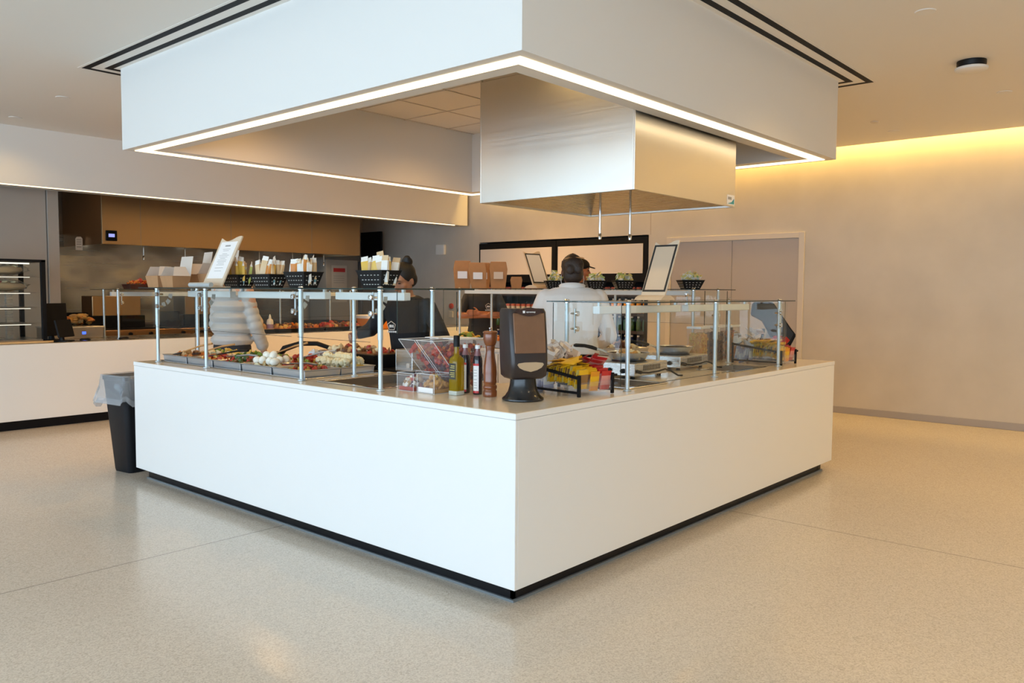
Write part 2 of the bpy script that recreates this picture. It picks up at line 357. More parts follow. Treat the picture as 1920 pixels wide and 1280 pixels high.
# daylight: sky behind the window wall
wd = bpy.data.worlds.new('sky'); sc.world = wd; wd.use_nodes = True
bg = wd.node_tree.nodes['Background']; bg.inputs['Color'].default_value = (.68, .865, 1.07, 1); bg.inputs['Strength'].default_value = 6.35
for i in range(5):
    l = bpy.data.lights.new('window_portal', 'AREA'); l.shape = 'RECTANGLE'; l.size = 3.2; l.size_y = 2.8; l.cycles.is_portal = True
    o = bpy.data.objects.new('window_portal', l); COL.objects.link(o); o.location = (X0-.02, -7+1.62+3.24*i, 1.56)
    o.rotation_euler = Matrix(((0,0,-1),(1,0,0),(0,-1,0))).to_euler()
    o.rotation_euler = Matrix((Vector((0,1,0)), Vector((0,0,1)), Vector((-1,0,0)))).transposed().to_euler() if False else Matrix(((0,0,-1),(-1,0,0),(0,1,0))).to_euler()

for i in range(1):
    l = bpy.data.lights.new('window_portal', 'AREA'); l.shape = 'RECTANGLE'; l.size = 3.2; l.size_y = 2.8; l.cycles.is_portal = True
    o = bpy.data.objects.new('window_portal', l); COL.objects.link(o); o.location = (-8+1.625+3.25*i, Y0-.02, 1.56); o.rotation_euler = (PI/2, 0, 0)
# camera (full frame equivalent)
cam = bpy.data.cameras.new('camera'); co = bpy.data.objects.new('camera', cam); COL.objects.link(co); sc.camera = co
cam.sensor_fit = 'HORIZONTAL'; cam.sensor_width = 36; cam.lens = 1525.866/1920*36; cam.clip_end = 100
yaw, pit, rol = math.radians(41.238), math.radians(-3.513), math.radians(-.368)
fw = Vector((math.cos(yaw)*math.cos(pit), math.sin(yaw)*math.cos(pit), math.sin(pit))); rt = Vector((math.sin(yaw), -math.cos(yaw), 0)); up = rt.cross(fw)
# roll: image axes rotate by rol
rt2 = rt*math.cos(rol) + up*math.sin(rol)*-1; up2 = up*math.cos(rol) + rt*math.sin(rol)
co.matrix_world = Matrix.Translation((-2.7799, -2.4125, 1.465)) @ Matrix((rt2, up2, -fw)).transposed().to_4x4()

sc.view_settings.view_transform = 'Standard'; sc.view_settings.look = 'None'; sc.view_settings.gamma = 1; sc.view_settings.use_curve_mapping = False
sc.view_settings.exposure = 0
sc.cycles.max_bounces = 10; sc.cycles.transparent_max_bounces = 32; sc.cycles.diffuse_bounces = 5; sc.cycles.glossy_bounces = 4; sc.cycles.sample_clamp_indirect = 6; sc.cycles.caustics_reflective = False; sc.cycles.caustics_refractive = False
# ------------------------------------------------------------------ island counter
H = .91; TW = .03
WELL_A = (.16, .77, 1.885, 3.80); WELL_B = (.16, .74, 1.16, 1.71); WELL_C = (1.14, 1.56, .15, .56); WELL_D = (2.5, 3.02, .16, .42)
WELLS = [WELL_A, WELL_B, WELL_C, WELL_D]
isl = thing('serving_counter', 'large white U shaped island serving counter with pale stone worktop and black plinth', 'counter', (2, 2, 0))
def at_isl(o): o.parent = isl; o.location = (-2, -2, 0); return o
LA, LB, LC = .86, .86, 3.05           # arm limits
def in_u(x, y): return (x < LA or y < LB or x > LC)
xs = sorted({0, 4.0, LA, LC} | {w[0] for w in WELLS} | {w[1] for w in WELLS}); ys = sorted({0, 3.89, LB} | {w[2] for w in WELLS} | {w[3] for w in WELLS})
def no_well(x, y): return in_u(x, y) and not any(a < x < b_ and c < y < d_ for a, b_, c, d_ in WELLS)
at_isl(MB().slab(xs, ys, H-TW, H, no_well).build('worktop', [M['top']], smooth=0, bevel=.003, weld=True))
# white edge of the worktop
def edge(mb, x0, x1, y0, y1): mb.box(x0, x1, y0, y1, H-TW, H-.0015)
eb = MB(); edge(eb, -.006, 0, -.006, 3.89); edge(eb, 0, 4.006, -.006, 0); edge(eb, 4.0, 4.006, 0, 3.89); edge(eb, -.006, LA, 3.89, 3.896); edge(eb, LC, 4.006, 3.89, 3.896); edge(eb, LA, LA+.006, LB, 3.89); edge(eb, LA, LC, LB, LB+.006); edge(eb, LC-.006, LC, LB, 3.89)
at_isl(eb.build('worktop_edge', M['white'], smooth=0, bevel=.002))
PB = .085; pz = H-TW-.0012
def panel(*a): at_isl(MB().box(*a).build('side_panel', M['white'], smooth=0, bevel=.003))
panel(-.004, .016, -.004, 3.892, PB, pz); panel(.016, 4.004, -.004, .016, PB, pz); panel(3.984, 4.004, .016, 3.892, PB, pz)
panel(.016, LA, 3.872, 3.892, PB, pz); panel(LC, 3.984, 3.872, 3.892, PB, pz)
# inner cabinet fronts
at_isl(MB().box(LA-.02, LA, LB, 3.872, PB, pz).box(LA, LC, LB-.02, LB, PB, pz).box(LC+.02, LC+.03, LB, 3.872, PB, pz).build('inner_panel', M['white'], smooth=0))
for i in range(6):
    y = .90 + i*.495
    for z0, z1 in ((.11, .48), (.49, .86)):
        f = at_isl(MB().box(LC-.002, LC+.02, y, y+.485, z0, z1).build('drawer', M['white'], smooth=0, bevel=.002))
        h = MB().box(LC-.014, LC-.002, y+.14, y+.345, z1-.035, z1-.025).build('handle', M['alu'], f, smooth=0)
at_isl(MB().box(.062, 3.94, .062, .08, .0, PB+.01).box(.062, .08, .062, 3.82, 0, PB+.01).box(3.87, 3.885, .062, 3.82, 0, PB+.01).box(.08, LA-.05, 3.80, 3.82, 0, PB+.01).box(LC+.05, 3.88, 3.8, 3.82, 0, PB+.01).box(LA-.07, LA-.05, LB-.05, 3.8, 0, PB+.01).box(LA-.07, LC+.07, LB-.07, LB-.05, 0, PB+.01).box(LC+.05, LC+.07, LB-.05, 3.8, 0, PB+.01).build('plinth', M['plinth'], smooth=0))
at_isl(MB().box(.05, 3.95, .05, .062, 0, .012).box(.05, .062, .062, 3.83, 0, .012).build('plinth_seal', mat('grey_sealant', (.18,.2,.21), .4), smooth=0))
# wells
well_m = mat('well_steel', (.34,.29,.24), .3, .85)
def well(w, depth, label, inner=None, rimw=.018):
    t = thing('drop_in_well', label, 'food well', ((w[0]+w[1])/2, (w[2]+w[3])/2, H), group='drop-in wells in the island worktop')
    a, b_ = (w[1]-w[0])/2, (w[3]-w[2])/2
    r = MB().slab([-a-rimw, -a+.012, a-.012, a+rimw], [-b_-rimw, -b_+.012, b_-.012, b_+rimw], .0005, .007, lambda x, y: not (abs(x) < a-.012 and abs(y) < b_-.012))
    r.build('rim', M['chrome'], t, smooth=0, bevel=.003, weld=True)
    q = MB(); i = .011
    q.box(-a+.005, -a+i, -b_+.005, b_-.005, -depth, .0); q.box(a-i, a-.005, -b_+.005, b_-.005, -depth, 0); q.box(-a+i, a-i, -b_+.005, -b_+i, -depth, 0); q.box(-a+i, a-i, b_-i, b_-.005, -depth, 0); q.box(-a+.005, a-.005, -b_+.005, b_-.005, -depth-.004, -depth)
    q.build('basin', inner or well_m, t, smooth=0)
    return t
well(WELL_A, .14, 'long steel rimmed cold well full of salad pans in the near left counter')
well(WELL_B, .05, 'empty brown lined drop-in well beside the long cold well of salads')
well(WELL_C, .03, 'shallow drop-in well tray behind the sachet rack near the island corner')
well(WELL_D, .03, 'shallow drop-in well tray at the far end of the right counter')

# ------------------------------------------------------------------ sneeze guards
def guard(label, origin, ax, L, D, z, fronts, backs, shelf, bars, panels, side_panels, ang=True, name='sneeze_guard', base=H, arcs=(), full=False):
    """ax: unit vector along the guard; the depth direction is perpendicular into the counter. fronts/backs: (s, d) posts; shelf: s0,s1,d0,d1"""
    t = thing(name, label, 'glass food guard', (origin[0], origin[1], base+.0015))
    ux = Vector((ax[0], ax[1], 0)); n = Vector((ax[2], ax[3], 0)); Z = z - base - .0015
    T = Matrix((ux, n, Vector((0,0,1)))).transposed().to_4x4()
    for s, d in fronts + backs:
        front = (s, d) in fronts
        m = MB(); m.lathe([(.0125,.006), (.0125,Z-.012)], 16, 0, T @ Matrix.Translation((s, d, 0)))
        if front: m.lathe([(.0155,Z*.5), (.0155,Z-.02)], 16, 0, T @ Matrix.Translation((s, d, 0)))
        m.lathe([(.024,.0), (.024,.006), (.016,.009), (.013,.009)], 20, 0, T @ Matrix.Translation((s, d, 0)))
        p = m.build('post', M['alu'], t)
        MB().lathe([(.011,Z-.014), (.018,Z-.012), (.018,Z-.0075), (.006,Z-.0075)], 14, 0, T @ Matrix.Translation((s, d, 0))).lathe([(.014, Z+.001), (.016,Z+.004), (.012,Z+.01), (.002,Z+.011)], 14, 0, T @ Matrix.Translation((s, d, 0))).build('cap', M['chrome'], p)
    s0, s1, d0, d1 = shelf
    g = MB().box(s0, s1, d0, d1, Z-.007, Z, 0, T).build('glass_shelf', M['glass'], t, smooth=0)
    e = MB()
    for a in ((s0-.0015, s0, d0, d1), (s1, s1+.0015, d0, d1), (s0, s1, d0-.0015, d0), (s0, s1, d1, d1+.0015)): e.box(*a, Z-.007, Z, 0, T)
    e.build('glass_edge', M['glasse'], g, smooth=0)
    for s0, s1, d, zb, hgt in bars:
        lb = MB().box(s0, s1, d, d+.05, Z-zb-hgt, Z-zb, 0, T).build('light_bar', M['lampb'], t, smooth=0, bevel=.004)
        MB().box(s0+.02, s1-.02, d+.01, d+.04, Z-zb-hgt-.002, Z-zb-hgt+.001, 0, T).build('tube_lens', M['trimw'], lb, smooth=0)
        for q in (s0+.03, s1-.03): MB().box(q-.01, q+.01, d+.015, d+.03, Z-zb-.001, Z-.007, 0, T).build('hanger', M['alu'], lb, smooth=0)
    for s0, s1, d, z0, z1, tilt in panels:
        P4 = [(s0, d, z1), (s1, d, z1), (s1, d+tilt, z0), (s0, d+tilt, z0)]
        vs = P4 + [(x, y+.006, z_) for x, y, z_ in P4]
        gp = MB().add(vs, [(0,1,2,3), (7,6,5,4), (0,4,5,1), (1,5,6,2), (2,6,7,3), (3,7,4,0)], 0, T).build('front_glass', M['glass'], t, smooth=0)
        MB().add([(x, y, z_-.001) for x, y, z_ in (vs[2], vs[3], vs[7], vs[6])] + [(x, y, z_+.0012) for x, y, z_ in (vs[2], vs[3], vs[7], vs[6])], [(0,1,2,3), (4,5,6,7), (0,1,5,4), (1,2,6,5), (2,3,7,6), (3,0,4,7)], 0, T).build('glass_edge', M['glasse'], gp, smooth=0)
        MB().add([(vs[1][0], vs[1][1], vs[1][2]), (vs[1][0]+.001, vs[1][1], vs[1][2]), (vs[2][0]+.001, vs[2][1], vs[2][2]), (vs[2][0], vs[2][1], vs[2][2])], [(0,1,2,3)], 0, T).build('glass_edge', M['glasse'], gp, smooth=0)
    for s, d0, d1, z0, z1 in side_panels:
        gp = MB().box(s, s+.006, d0, d1, z0, z1, 0, T).build('end_glass', M['glass'], t, smooth=0)
        [MB().box(s, s+.006, q0, q1, z0, z1, 0, T).build('glass_edge', M['glasse'], gp, smooth=0) for q0, q1 in ((d0-.001, d0), (d1, d1+.001))]
    for s, d, zc, arc in arcs:            # pivot bracket: bar with two round clamps, and a slotted quadrant
        k = MB().box(s-.006, s+.006, d-.012, d-.004, zc-.07, zc+.075, 0, T)
        br = k.build('bracket', M['alu'], t, smooth=0, bevel=.002)
        for q in (-.045, .045):
            MB().caps(T @ Vector((s, d-.03, zc+q)), T @ Vector((s, d+.02, zc+q)), .006, .006, 8).lathe([(.002,-.008), (.016,-.006), (.016,.006), (.002,.008)], 14, 0, T @ Matrix.Translation((s, d-.026, zc+q)) @ RX(PI/2).to_4x4()).build('clamp', M['chrome'], br)
        if arc:
            a0 = MB(); pts = [(s + .004, d + .015 + .085*math.cos(a), zc + .05 + .1*math.sin(a)) for a in [-PI/2 + PI/2*i/8 for i in range(9)]]
            for i in range(8):
                A, B = Vector(pts[i]), Vector(pts[i+1]); c = Vector((s+.004, d+.015, zc+.05)); ia, ib = c + (A-c)*.68, c + (B-c)*.68
                if i in (2, 5): continue
                vs = [A, B, ib, ia]; vs = vs + [v + Vector((.004, 0, 0)) for v in vs]
                a0.add(vs, [(0,1,2,3), (7,6,5,4), (0,4,5,1), (1,5,6,2), (2,6,7,3), (3,7,4,0)], 0, T)
            a0.build('quadrant', M['alu'], br, smooth=0)
    return t
fa = [(1.086, .11), (1.838, .11), (2.994, .11), (3.726, .11)]; ba = [(1.086, .50), (1.808, .49), (3.853, .50)]
ZA = 1.478
guard('glass food guard with aluminium posts along the near left counter above the salad pans', (0, 0), (0,1,1,0), 3, .6, ZA, fa, ba, (.86, 3.86, .03, .62),
      [(1.14, 1.79, .33, .024, .045), (1.90, 2.94, .33, .024, .045), (3.05, 3.68, .33, .024, .045)],
      [(1.12, 1.805, .062, .27, .545, -.0), (1.875, 2.965, .062, .27, .545, -.0), (3.03, 3.695, .062, .27, .545, -.0)],
      [(.93, .10, .55, .325, .55), (3.80, .14, .45, .05, .55)], arcs=[(1.15, .12, .47, True), (1.90, .12, .47, True), (3.05, .12, .47, True), (3.70, .12, .47, True)])
fb = [(1.071, .10), (2.11, .10), (3.167, .12)]; bb = [(1.071, .53), (2.11, .53), (3.19, .54)]
ZB = 1.412
guard('glass food guard with aluminium posts along the near right counter above the burners', (0, 0), (1,0,0,1), 3, .6, ZB, fb, bb, (.99, 3.24, .03, .62),
      [(1.12, 2.06, .33, .03, .045), (2.16, 3.1, .33, .03, .045)],
      [(1.09, 2.09, .055, .03, .48, 0), (2.13, 3.15, .055, .03, .48, 0)],
      [(1.0, .10, .58, .03, .49), (3.22, .10, .58, .03, .49)], arcs=[(2.14, .12, .36, False), (3.14, .12, .36, False), (1.1, .5, .38, False)])
fc = [(1.0, 3.45), (2.45, 3.45), (3.80, 3.45)]; bc = [(1.0, 3.9), (2.1, 3.9), (3.75, 3.9)]
ZC = 1.495
guard('long glass food guard along the far counter below the row of kraft boxes', (0, 0), (0,1,1,0), 3, .6, ZC, fc, bc, (.86, 4.1, 3.38, 3.95),
      [(1.05, 2.40, 3.5, .012, .042), (2.50, 3.78, 3.5, .012, .042)],
      [(1.03, 2.42, 3.94, .27, .57, 0), (2.48, 3.77, 3.94, .27, .57, 0)],
      [(.90, 3.47, 3.88, .05, .57), (4.05, 3.45, 3.92, .05, .57)], arcs=[(2.49, 3.44, .49, True), (1.05, 3.44, .49, False)])

# ------------------------------------------------------------------ hanging extractor hood
HX0, HX1, HY0, HY1, HZ = 1.535, 2.905, .372, 1.69, 2.10
hd = thing('extractor_hood', 'big brushed stainless steel extractor hood hanging over the island', 'extractor hood', ((HX0+HX1)/2, (HY0+HY1)/2, HZ))
a, b_ = (HX1-HX0)/2, (HY1-HY0)/2
MB().box(-a, a, -b_, -b_+.012, 0, 1.1).box(-a, a, b_-.012, b_, 0, 1.1).box(-a, -a+.012, -b_+.012, b_-.012, 0, .86).box(a-.012, a, -b_+.012, b_-.012, 0, 1.1).build('shell', M['steelh'], hd, smooth=0, bevel=.003)
MB().box(-a+.02, -a+.03, -b_+.012, b_-.012, .868, 1.1).build('filler_panel', M['steelh'], hd, smooth=0)
cn = MB(); r1 = [(-a+.012,-b_+.012,.015), (a-.012,-b_+.012,.015), (a-.012,b_-.012,.015), (-a+.012,b_-.012,.015)]; r2 = [(-.35,-.3,.42), (.35,-.3,.42), (.35,.3,.42), (-.35,.3,.42)]
cn.loft([r1, r2], 0, False); cn.add(r2, [(0,1,2,3)])
cn.build('canopy', M['steel'], hd, smooth=0)
fl = MB()
for i in range(6): fl.box(-.33+.11*i, -.23+.11*i, -.28, .28, .395, .41)
fl.build('filter', M['steeld'], hd, smooth=0, bevel=.004)
for dx, dy, z0 in ((-.11, .0, -.255), (.07, -.14, -.255)):
    p = MB().lathe([(.009, z0+.03), (.009, .42)], 10, 0, None, (dx, dy, 0)).build('nozzle_pipe', M['chrome'], hd)
    MB().lathe([(.004, z0), (.012, z0+.004), (.013, z0+.04), (.009, z0+.045)], 12, 0, None, (dx, dy, 0)).build('nozzle', M['chrome'], p)
stk = MB().box(a-.13, a-.015, -b_-.0015, -b_-.0003, .012, .085).build('maker_sticker', M['paper'], hd, smooth=0)
MB().sheet([(a-.122, .02), (a-.022, .02), (a-.022, .062), (a-.06, .034)], .0008, 0, Matrix.Translation((0, -b_-.0016, 0)) @ RX(PI/2).to_4x4()).build('swoosh', mat('teal_ink', (.05,.32,.36), .5), stk, smooth=0)
MB().box(a-.118, a-.062, -b_-.0024, -b_-.0014, .05, .07).build('wordmark', M['greytxt'], stk, smooth=0)

# ------------------------------------------------------------------ back counter along the kitchen
bc_ = thing('back_counter', 'long beige fronted kitchen counter with black plinth behind the island', 'counter', (0, 7.4, 0))
MB().box(-7.9, 7.3, -.5, -.48, .1, .887).box(-7.9, 7.3, -.48, .4, .86, .887).build('carcass', M['white'], bc_, smooth=0, bevel=.003)
MB().box(-7.9, 7.3, -.47, .4, .8875, .893).build('worktop', M['steel'], bc_, smooth=0)
MB().box(-7.9, 7.3, -.44, -.42, 0, .1).build('plinth', M['plinth'], bc_, smooth=0)
HH = H + .001
# ------------------------------------------------------------------ food materials
F = {}
def fm(n, c, r=.5, **k): F[n] = mat('food_' + n, c, r, **k)
fm('red', (.45,.04,.02), .35); fm('orange', (.62,.19,.03), .4); fm('green', (.20,.32,.04), .45); fm('dkgreen', (.05,.11,.02), .5); fm('brown', (.19,.08,.03), .5)
fm('yellow', (.70,.47,.10), .45); fm('cream', (.80,.71,.46), .5); fm('white', (.84,.82,.72), .45); fm('purple', (.12,.02,.04), .45); fm('tan', (.50,.30,.12), .6); fm('crout', (.58,.30,.07), .6); fm('dark', (.06,.03,.02), .5)
M['wood'] = mat('dark_walnut', (.22,.062,.018), .22, var=.25, vscale=6, coat=.3)
M['woodh'] = mat('wooden_handle', (.52,.27,.09), .45, var=.1, vscale=20)
M['yel'] = mat('yellow_foil', (.80,.46,.01), .35); M['yel2'] = mat('pale_yellow_foil', (.72,.60,.16), .4); M['redf'] = mat('red_foil', (.55,.025,.025), .33); M['redp'] = mat('pale_red_print', (.72,.30,.26), .45); M['whi'] = mat('white_sachet_paper', (.72,.66,.60), .6); M['lav'] = mat('lavender_sachet_paper', (.55,.55,.68), .6); M['brn'] = mat('brown_print', (.30,.16,.05), .6); M['tanp'] = mat('tan_print', (.52,.42,.33), .6); M['orf'] = mat('orange_foil', (.75,.30,.01), .35)

def heap(x0, x1, y0, y1, z0, h, n, ms, size, seed, parent, name='salad', flat=.6, lab=None):
    q = random.Random(seed); mb = MB()
    mb.box(x0, x1, y0, y1, z0-.02, z0, 0)
    for i in range(n):
        u, v = q.random(), q.random(); x = x0 + size*.5 + u*(x1-x0-size); y = y0 + size*.5 + v*(y1-y0-size)
        hh = h*math.sin(PI*min(max(u,.08),.92))**.5*math.sin(PI*min(max(v,.08),.92))**.5*q.random()
        s = size*(.6 + .6*q.random())
        mb.blob((x, y, z0 + hh), (s*.5*(.7+.6*q.random()), s*.5*(.7+.6*q.random()), s*.5*flat*(.7+.6*q.random())), .3, q.randrange(len(ms)), seed*991 + i, 7, 5, Euler((q.random()*2, q.random()*2, q.random()*6)).to_matrix())
    o = mb.build(name, ms, parent, smooth=50); return o

# ------------------------------------------------------------------ salad pans
def pan_mb(a, b, d, w=.004):
    """hotel pan, rim at z=0, depth d"""
    mb = MB(); t = .9
    def r(k, z): return [(-a*k, -b*k, z), (a*k, -b*k, z), (a*k, b*k, z), (-a*k, b*k, z)]
    mb.loft([r(1.0, 0), r(1.07, .001), r(1.07, -.004), r(1.03, -.006), r(.99, -d), r(.88, -d), r(.96, -.006), r(.97, 0)][:6], 0, False)
    mb.loft([r(1.0, 0), r(.95, -.008), r(.87, -d+.004)], 0, False); mb.add(r(.87, -d+.004), [(0,1,2,3)]); mb.add(r(.88, -d), [(3,2,1,0)])
    return mb
pans = [  # x, y centre, contents (materials), label
 (.32, 3.61, ['brown','orange','tan'], 'roast vegetables, front row, far end of the cold well'),
 (.32, 3.23, ['red','orange','yellow'], 'red pepper strips, second along the front row of the cold well'),
 (.32, 2.85, ['brown','red','dkgreen'], 'dark beet salad, middle of the front row in the cold well'),
 (.32, 2.47, ['cream','red','tan'], 'pale salad under the pile of white eggs'),
 (.32, 2.09, ['red','brown','yellow'], 'mixed relish, near end of the front row in the cold well'),
 (.60, 3.61, ['yellow','green','cream'], 'corn salad, back row, far end of the cold well'),
 (.60, 3.23, ['green','dkgreen','yellow'], 'leafy green salad, second along the back row of the cold well'),
 (.60, 2.85, ['orange','brown','green'], 'orange roast squash, middle of the back row in the cold well'),
 (.60, 2.47, ['red','green','yellow'], 'cherry tomato salad, fourth along the back row of the cold well'),
 (.60, 2.09, ['cream','yellow','white'], 'pale crumbs under the cauliflower florets in the cold well'),
]
for i, (x, y, ms, lab) in enumerate(pans):
    p = pan_mb(.134, .176, .085).build('food_pan', M['panst'], None, (x, y, .962), smooth=0, bevel=.003)
    tag(p, 'steel pan of ' + lab, 'food pan', 'salad pans in the cold well')
    fo = heap(x-.115, x+.115, y-.152, y+.152, .94, .05, 60, [F[k] for k in ms], .042, 100+i, None, 'salad', .6)
    tag(fo, 'heap of ' + lab, 'salad', kind='stuff')
q = random.Random(5)
egg = MB().ell((0,0,0), (.026,.026,.034), 0, 16, 12).build('boiled_egg', F['white'])
spots = [(.22,2.43,.965),(.22,2.36,.968),(.23,2.29,.966),(.22,2.215,.965),(.28,2.40,.972),(.285,2.325,.975),(.28,2.25,.972),(.25,2.355,1.003),(.255,2.285,1.003),(.345,2.37,.97),(.35,2.28,.97)]
for i, (x, y, z) in enumerate(spots):
    o = egg if i == 0 else egg.copy()
    if i: COL.objects.link(o)
    o.location = (x+.035, y+.145, z+.02); o.rotation_euler = (q.random()*3, q.random()*3, 0)
    tag(o, 'peeled white boiled egg in the pile in the front row salad pan', 'egg', 'boiled eggs in the salad pan')
cf = MB()
for k in range(9): cf.blob((.022*math.cos(k*2.4)*(k/9)**.5, .022*math.sin(k*2.4)*(k/9)**.5, .02-.012*(k/9)), .017, .22, 0, k+3, 8, 6)
cf.lathe([(.008,-.015), (.014,.012)], 8)
cf = cf.build('cauliflower_floret', F['cream'])
k = 0
for iy in range(5):
    for ix in range(3):
        o = cf if k == 0 else cf.copy()
        if k: COL.objects.link(o)
        o.location = (.51+.07*ix+q.random()*.02, 1.955+.062*iy+q.random()*.02, .972+.022*(ix == 1)+q.random()*.012); o.rotation_euler = (q.random()-.5, q.random()-.5, q.random()*6); s = 1+.3*q.random(); o.scale = (s,s,s)
        tag(o, 'pale cauliflower floret heaped in the nearest back row salad pan', 'vegetable', 'cauliflower florets in the salad pan'); k += 1
tm = MB().ell((0,0,0), .02, 0, 14, 10).build('cherry_tomato', F['red'])
for i in range(5):
    o = tm if i == 0 else tm.copy()
    if i: COL.objects.link(o)
    o.location = (.53+.03*i, 2.53-.05*i+.04*(i % 2), .992+.004*(i%3)); tag(o, 'shiny red cherry tomato on top of the tomato salad pan', 'vegetable', 'cherry tomatoes on the salad')
def spoon(x, y, z, rz, tilt, label, m1=None, L=.26):
    t = thing('serving_spoon', label, 'serving spoon', (x, y, z), rot=(0, -tilt, rz))
    MB().tube([(-.03,0,.004), (.02,0,.004), (L*.6,0,.012), (L,0,.006)], [.004,.005,.007,.008], 8).build('handle', m1 or M['panst'], t)
    MB().lathe([(.001,-.012), (.022,-.009), (.034,0), (.031,0), (.02,-.006), (.001,-.008)], 16, 0, None, (-.055,0,.004), sx=1.35).build('bowl', M['panst'], t)
spoon(.25, 3.60, .985, -1.1, .25, 'serving spoon with wooden handle in the farthest front salad pan', M['woodh'])
spoon(.34, 3.48, .985, -.9, .22, 'serving spoon with wooden handle crossing the two far front pans', M['woodh'])
spoon(.29, 3.14, .988, -1.2, .12, 'dark handled serving spoon lying on the red pepper pan', M['black'])
spoon(.28, 2.90, .99, -1.5, .04, 'steel serving spoon lying along the front of the beet salad pan')
spoon(.60, 2.88, .995, -1.0, .3, 'serving spoon with wooden handle standing in the roast squash pan', M['woodh'])
spoon(.56, 2.42, 1.0, -1.35, .18, 'steel serving spoon with handle up over the cherry tomato salad pan')
spoon(.25, 2.14, .985, -1.55, .02, 'dark serving spoon resting across the nearest front pan', M['steeld'])

# ------------------------------------------------------------------ back edge of the near left arm: prep shelf things
ps = at_isl(MB().box(.866, 1.12, 1.2, 3.0, .885, .925).build('prep_shelf', M['black'], smooth=0, bevel=.003))
def cx(px): return px
hp = thing('hotel_pan', 'deep black and steel pan of sliced toppings behind the cauliflower', 'food pan', (.96, 2.36, .926))
MB().loft([[(-.13,-.34,0), (.13,-.34,0), (.13,.30,0), (-.13,.30,0)], [(-.15,-.36,.09), (.15,-.36,.09), (.15,.32,.09), (-.15,.32,.09)]], 0).build('body', M['blackm'], hp, smooth=0, bevel=.004)
MB().loft([[(-.155,-.02,.002), (.155,-.02,.002), (.155,.326,.002), (-.155,.326,.002)], [(-.157,-.02,.092), (.157,-.02,.092), (.157,.328,.092), (-.157,.328,.092)]], 0).build('sleeve', M['panst'], hp, smooth=0)
heap(-.13, .13, -.33, .30, .096, .035, 70, [F['brown'], F['red'], F['cream'], F['tan']], .05, 51, hp, 'sliced_topping', .4)
w_ = MB()
for i in range(14): w_.blob((.76+.1*q.random(), 2.60+.14*q.random(), .95+.05*q.random()), (.03,.035,.028), .5, 0, 700+i, 9, 7)
tag(w_.build('plastic_wrap', mat('cling_film', (.66,.67,.69), .25), None), 'crumpled translucent plastic wrap bunched at the end of the black pan', 'plastic wrap')
hh = thing('lid_handle', 'arched black handle of a lid leaning behind the wrapped pan', 'lid', (1.0, 3.06, .926))
MB().tube([(-.1+.0,.26,0), (-.08,.2,.07), (-.03,.06,.115), (.02,-.1,.12), (.04,-.25,.09), (.05,-.34,.05)], [.022,.026,.02,.018,.016,.014], 10).build('arch', M['blackm'], hh)
MB().cbox((-.1,.26,.02), (.06,.07,.05)).build('foot_pad', M['black'], hh, smooth=0, bevel=.006)
sb_ = thing('steel_box', 'brushed steel utensil box on the inner edge of the near left counter', 'container', (.925, 1.72, .926))
MB().box(-.09,.09,-.085,.085,0,.004).box(-.09,.09,-.085,-.081,.004,.145).box(-.09,.09,.081,.085,.004,.145).box(-.09,-.086,-.081,.081,.004,.145).box(.086,.09,-.081,.081,.004,.145).build('shell', M['steel'], sb_, smooth=0, bevel=.002)
MB().cbox((-.092,-.045,.04), (.004,.03,.03)).build('label_tag', M['kraftw'], sb_, smooth=0)

# ------------------------------------------------------------------ condiments near the corner
def bin_box(name, label, cat, loc, w, d, h, ms, seed, n, size, band=False, group=None):
    t = thing(name, label, cat, loc, group=group); a, b = w/2, d/2; th = .003
    c = MB().box(-a, a, -b, -b+th, 0, h).box(-a, a, b-th, b, 0, h).box(-a, -a+th, -b+th, b-th, 0, h).box(a-th, a, -b+th, b-th, 0, h).box(-a+th, a-th, -b+th, b-th, 0, th).build('bin', M['acryl'], t, smooth=0)
    e = MB()
    for x in (-a, a):
        for y in (-b, b): e.tube([(x, y, 0), (x, y, h)], .0016, 4)
    for z in (0, h): e.tube([(-a,-b,z), (a,-b,z), (a,b,z), (-a,b,z), (-a,-b,z)], .0016, 4)
    e.build('edge_rim', M['acrye'], c)
    fo = heap(-a+.008, a-.008, -b+.008, b-.008, .022, h*.75, n, ms, size, seed, t, 'filling', .8); fo['kind'] = 'stuff'
    if band: MB().box(-a-.001, -a-.0004, -b+.008, b-.008, .004, .032).build('price_strip', M['paper'], c, smooth=0)
    return t
bin_box('topping_bin', 'small clear bin of red and white topping mix beside the crouton bin', 'acrylic bin', (.285, 1.00, H), .14, .135, .10, [F['red'], F['white'], F['purple'], F['tan']], 61, 70, .032)
bin_box('topping_bin', 'small clear bin of golden croutons next to the olive oil bottle', 'acrylic bin', (.285, .835, H), .14, .135, .105, [F['crout'], F['tan'], F['crout'], F['yellow']], 62, 70, .034, True)
